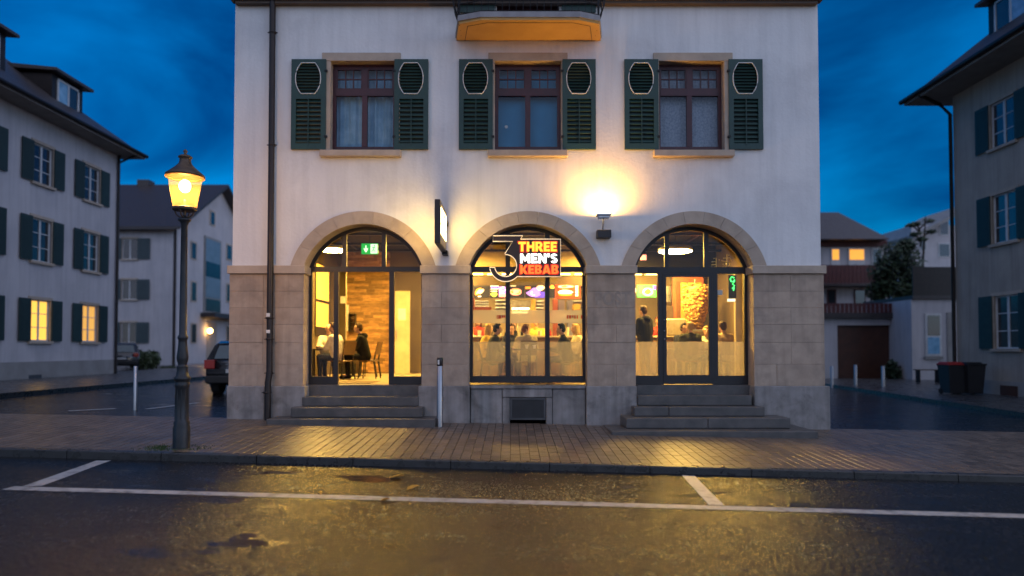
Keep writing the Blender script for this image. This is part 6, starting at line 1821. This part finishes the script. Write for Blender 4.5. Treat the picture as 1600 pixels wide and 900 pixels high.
mb.build('roof', 'house_plinth', Fh)
for px0, px1, py0, py1 in ((1437, 1447, 372, 392), (1468, 1482, 345, 368), (1466, 1484, 380, 402)):
    w_ = fz(px0, px1, py0, py1, FY, .001, .06, 'window', 'white_frame', Fh); fz(px0 + 1.5, px1 - 1.5, py0 + 1.5, py1 - 1.5, FY, .061, .08, 'pane', 'dark_pane', w_)

# ------------------------------------------------------------------ trees and bushes
def leaf_mass(centres, n, size, rnd):
    mb = MB()
    for k in range(n):
        c, r = rnd.choice(centres)
        d = Vector((rnd.gauss(0, 1), rnd.gauss(0, 1), rnd.gauss(0, 1))).normalized() * (rnd.random() ** .45)
        p = Vector(c) + Vector((d.x * r[0], d.y * r[1], d.z * r[2]))
        a = Vector((rnd.gauss(0, 1), rnd.gauss(0, 1), rnd.gauss(0, 1))).normalized(); e = a.orthogonal().normalized()
        s = size * rnd.uniform(.6, 1.4)
        mb.add([(p - a * s)[:], (p + e * s * .45)[:], (p + a * s)[:], (p - e * s * .45)[:]], [(0, 1, 2, 3)])
    return mb
def tree(name, x, y, z0, h, centres, label, n=4200, size=.16, mat='leaf_dark', seed=1, cat='tree'):
    rnd = random.Random(seed)
    t = thing(name, (x, y, z0), label, cat)
    mb = MB()
    mb.tube([(x, y, z0 - .2), (x + .05, y, z0 + h * .3), (x - .05, y + .05, z0 + h * .6), (x, y, z0 + h * .9)], 0, 8, rads=[.16, .13, .09, .03])
    for c, r in centres: mb.tube([(x, y, z0 + h * .35), ((x + c[0]) / 2, (y + c[1]) / 2, (z0 + h * .35 + c[2]) / 2 + .1), c], 0, 6, rads=[.07, .045, .015])
    mb.build('trunk', 'bark', t)
    leaf_mass(centres, n, size, rnd).build('crown', mat, t)
TY_ = 41.0
def tp(px, py, y=TY_): x, z = F(px, py, y); return (x, y, z)
cen = [(tp(1395, 400), (1.0, .9, .9)), (tp(1418, 410), (1.0, .9, .9)), (tp(1405, 430, 41.6), (1.2, 1, 1.0)), (tp(1380, 425), (.9, .9, .9)), (tp(1428, 435), (.8, .8, .9)), (tp(1395, 450), (1.1, .9, .9)), (tp(1415, 385), (.6, .6, .5)), (tp(1372, 455), (.7, .7, .7)), (tp(1420, 462), (.8, .8, .7))]
x, z = F(1402, 480, TY_)
tree('leafy_tree', x, TY_, -.1, 6.6, cen, 'dark leafy tree between the maroon balcony house and the annex', 5200, .15, seed=4)
x, y = FX(1440, 44), 44
t = thing('bare_tree', (x, y, 0), 'sparse dark pine top sticking up above the leafy tree', 'tree')
mb = MB(); tops = F(1446, 338, y)
mb.tube([(x, y, 0), (x, y, 5), (tops[0], y, tops[1])], 0, 8, rads=[.18, .12, .03])
rt = random.Random(6); cens = []
for (px, py) in ((1424, 352), (1432, 350), (1452, 345), (1455, 362), (1430, 366), (1440, 374)):
    e = F(px, py, y); z = e[1] - .2; mb.tube([(x, y, z - .3), ((x + e[0]) / 2, y, z), (e[0], y, e[1])], 0, 6, rads=[.06, .05, .03]); cens.append(((e[0], y, e[1]), (.38, .3, .14)))
mb.build('trunk', 'bark', t); leaf_mass(cens, 700, .12, rt).build('crown', 'leaf_dark', t)
def bush(px, py0, py1, pw, Y, label, seed, n=2200, mat='leaf_hedge'):
    x, zt = F(px, py0, Y); zb = FZ(py1, Y); r = pw / 2 * Y / 1050; h = zt - zb
    cen = [((x + r * .4 * math.cos(a), Y + r * .4 * math.sin(a), zb + h * f), (r * .72, r * .72, h * .36)) for a, f in ((0, .45), (2.1, .5), (4.2, .42), (1, .62), (3.5, .6))]
    t = thing('hedge_bush', (x, Y, zb), label, 'bush', 'garden bushes')
    MB().tube([(x, Y, zb - .1), (x, Y, zb + h * .5)], .05, 6).build('stem', 'bark', t)
    leaf_mass(cen, n, .11, random.Random(seed)).build('foliage', mat, t)
bush(228, 546, 582, 40, 41, 'clipped round bush before the gabled house', 3)
bush(262, 572, 584, 24, 44, 'low bush at the foot of the gabled house wall', 5, 900)
bush(205, 540, 574, 26, 45, 'darker taller bush left of the clipped round bush', 9, 1200, 'leaf_dark')
bush(1395, 560, 600, 22, 37, 'small dark shrub in front of the garage wall', 12, 900, 'leaf_dark')

# ------------------------------------------------------------------ cars
def car(x, y, rz, label, scale=1.0):
    """compact SUV, local: length along +Y, rear at y=0, z up"""
    t = thing('parked_car', (0, 0, 0), label, 'car', 'parked cars')
    W = .90
    prof = [(-.02, .42), (-.05, .70), (0.0, .95), (.12, 1.02), (.38, 1.50), (.62, 1.60), (2.0, 1.63), (2.55, 1.52), (3.15, 1.06), (4.05, .92), (4.22, .70), (4.20, .38), (3.9, .28), (.35, .28)]
    mb = MB(); n = len(prof)
    vs_ = []
    def wid(z): return W if z < 1.0 else W - (z - 1.0) * .30
    for s in (-1, 1):
        for (yy, z) in prof: vs_.append((s * (wid(z) - (.05 if (yy < .05 or yy > 4.1) else 0)), yy, z))
    fs = [tuple(range(n)), tuple(range(2 * n - 1, n - 1, -1))] + [(i, (i + 1) % n, (i + 1) % n + n, i + n) for i in range(n)]
    mb.add(vs_, fs)
    me = mb.mesh('body'); bm = bmesh.new(); bm.from_mesh(me); bmesh.ops.bevel(bm, geom=bm.edges[:], offset=.045, segments=2, affect='EDGES', clamp_overlap=True); bm.to_mesh(me); bm.free()
    for p in me.polygons: p.use_smooth = True
    b = link_mesh('body', me, 'car_paint', t)
    mb = MB(); mb.add([(-.66, .115, 1.07), (.66, .115, 1.07), (.60, .355, 1.46), (-.60, .355, 1.46)], [(0, 1, 2, 3)]); 
    for i, v in enumerate(mb.v): mb.v[i] = (v[0], v[1] - .012, v[2] + .006)
    mb.build('rear_window', 'car_glass', t)
    for s in (-1, 1):
        mb = MB(); mb.add([(s * .882, .55, 1.10), (s * .882, 3.0, 1.10), (s * .752, 2.5, 1.50), (s * .742, .68, 1.53)], [(0, 1, 2, 3)]); 
        for i, v in enumerate(mb.v): mb.v[i] = (v[0] + s * .012, v[1], v[2])
        mb.build('side_window', 'car_glass', t)
        MB().bbox(s * .60, s * .86, -.075, .10, .80, 1.02, .02).build('tail_lamp', 'tail_red', t)
        for yy in (.78, 3.42):
            mb = MB(); c = []
            for xx in (s * .66, s * .90):
                c.append([(xx, yy + .33 * math.cos(a), .33 + .33 * math.sin(a)) for a in [2 * math.pi * k / 20 for k in range(20)]])
            mb.add(c[0] + c[1], [(k, (k + 1) % 20, 20 + (k + 1) % 20, 20 + k) for k in range(20)] + [tuple(range(20)), tuple(range(39, 19, -1))])
            w_ = mb.build('wheel', 'tyre', t)
            mb = MB(); c = [(s * .905, yy + .20 * math.cos(a), .33 + .20 * math.sin(a)) for a in [2 * math.pi * k / 16 for k in range(16)]]; mb.add(c, [tuple(range(16))]); mb.build('rim', 'steel', w_)
        MB().bbox(s * .92, s * 1.06, 2.7, 2.82, 1.08, 1.22, .02).build('mirror', 'car_plastic', t)
    MB().bbox(-.84, .84, -.13, .05, .34, .58, .04).build('rear_bumper', 'car_plastic', t)
    MB().box(-.26, .26, -.075, -.06, .66, .77).build('number_plate', 'plate_white', t)
    MB().tube([(-.05, .08, 1.05), (.35, .20, 1.2)], .008, 5).build('wiper', 'car_plastic', t)
    t.location = (x, y, sx(x)); t.rotation_euler = (0, 0, rad(rz)); t.scale = (scale,) * 3
    return t
cxx = FX(319, 19.8, 600) + .92
car(cxx, 19.8, 3, 'black compact car seen from behind beside the white house corner')
car(FX(189, 38, 580), 38.0, 30, 'dark car parked at the end of the side street, mostly hidden by the pale house')

# ------------------------------------------------------------------ bins
def bin_(px, Y, lid, label):
    x = FX(px, Y); z = sx(x) + .11
    t = thing('wheelie_bin', (x, Y, z), label, 'bin', 'wheelie bins')
    mb = MB(); a, b2 = .26, .33
    vs_ = [(x - a, Y - a, z + .05), (x + a, Y - a, z + .05), (x + a, Y + a, z + .05), (x - a, Y + a, z + .05), (x - b2, Y - b2, z + 1.06), (x + b2, Y - b2, z + 1.06), (x + b2, Y + b2, z + 1.06), (x - b2, Y + b2, z + 1.06)]
    mb.add(vs_, [(0, 3, 2, 1), (4, 5, 6, 7), (0, 1, 5, 4), (1, 2, 6, 5), (2, 3, 7, 6), (3, 0, 4, 7)]); mb.build('body', 'bin_black', t)
    mb = MB(); mb.bbox(x - .36, x + .36, Y - .37, Y + .36, z + 1.062, z + 1.12, .02); mb.bbox(x - .30, x + .30, Y - .20, Y + .34, z + 1.121, z + 1.17, .02); mb.build('lid', lid, t)
    MB().tube([(x - .3, Y + .40, z + 1.05), (x + .3, Y + .40, z + 1.05)], .018, 6).build('handle', 'bin_black', t)
    for s in (-1, 1):
        mb = MB(); c = []
        for xx in (x + s * .22, x + s * .29): c.append([(xx, Y + .25 + .1 * math.cos(k * math.pi / 6), z + .1 + .1 * math.sin(k * math.pi / 6)) for k in range(12)])
        mb.add(c[0] + c[1], [(k, (k + 1) % 12, 12 + (k + 1) % 12, 12 + k) for k in range(12)] + [tuple(range(12)), tuple(range(23, 11, -1))]); mb.build('wheel', 'tyre', t)
bin_(1486, 24.6, 'bin_red', 'black wheelie bin with a red lid beside the cream house')
bin_(1515, 24.4, 'bin_black', 'all black wheelie bin right of the red lidded one')
t = thing('street_bench', (FX(1447, 33), 33, sx(19) + .11), 'dark bench in front of the flat annex', 'bench')
a = F(1430, 577, 33); c = F(1468, 580, 33)
MB().bbox(a[0], c[0], 32.8, 33.2, a[1] - .05, a[1], .01).build('seat', 'table_dark', t)
for x in (a[0] + .1, c[0] - .15): MB().box(x, x + .06, 32.85, 33.15, sx(19) + .1, a[1] - .05).build('leg', 'iron_black', t)

# ------------------------------------------------------------------ fallen leaves on the wet road
pmat('leaf_yellow', (0.55, 0.30, 0.03), (0.40, 0.20, 0.02), 20, 0.5)
def fallen_leaf(px, py, ln, rot, label):
    # where the photograph's point meets the road
    Y = 8.0
    for _ in range(12):
        X, Z = F(px, py, Y); zr_ = road_z(X) + .006
        Y *= (CAMZ - zr_) / max(.1, (CAMZ - Z))
    X, Z = F(px, py, Y)
    mb = MB(); z = road_z(X) + .008
    c, s_2 = math.cos(rot), math.sin(rot)
    pts = [(-1, 0, 0), (-.4, .34, .02), (.3, .30, .03), (1, 0, .015), (.3, -.30, .03), (-.4, -.34, .02), (0, 0, .0)]
    mb.add([(X + (a * c - b_ * s_2) * ln, Y + (a * s_2 + b_ * c) * ln, z + h) for a, b_, h in pts], [(6, 0, 1), (6, 1, 2), (6, 2, 3), (6, 3, 4), (6, 4, 5), (6, 5, 0)])
    tag(mb.build('fallen_leaf', 'leaf_yellow'), label, 'leaf', 'fallen leaves')
fallen_leaf(645, 763, .13, 1.1, 'curled yellow leaf on the wet road just above the white line')
fallen_leaf(620, 746, .11, .5, 'pale yellow leaf in the puddle near the kerb')
fallen_leaf(602, 782, .06, .2, 'small yellow leaf below the white line')
fallen_leaf(500, 772, .05, 2.2, 'small leaf lying on the white line at the left')
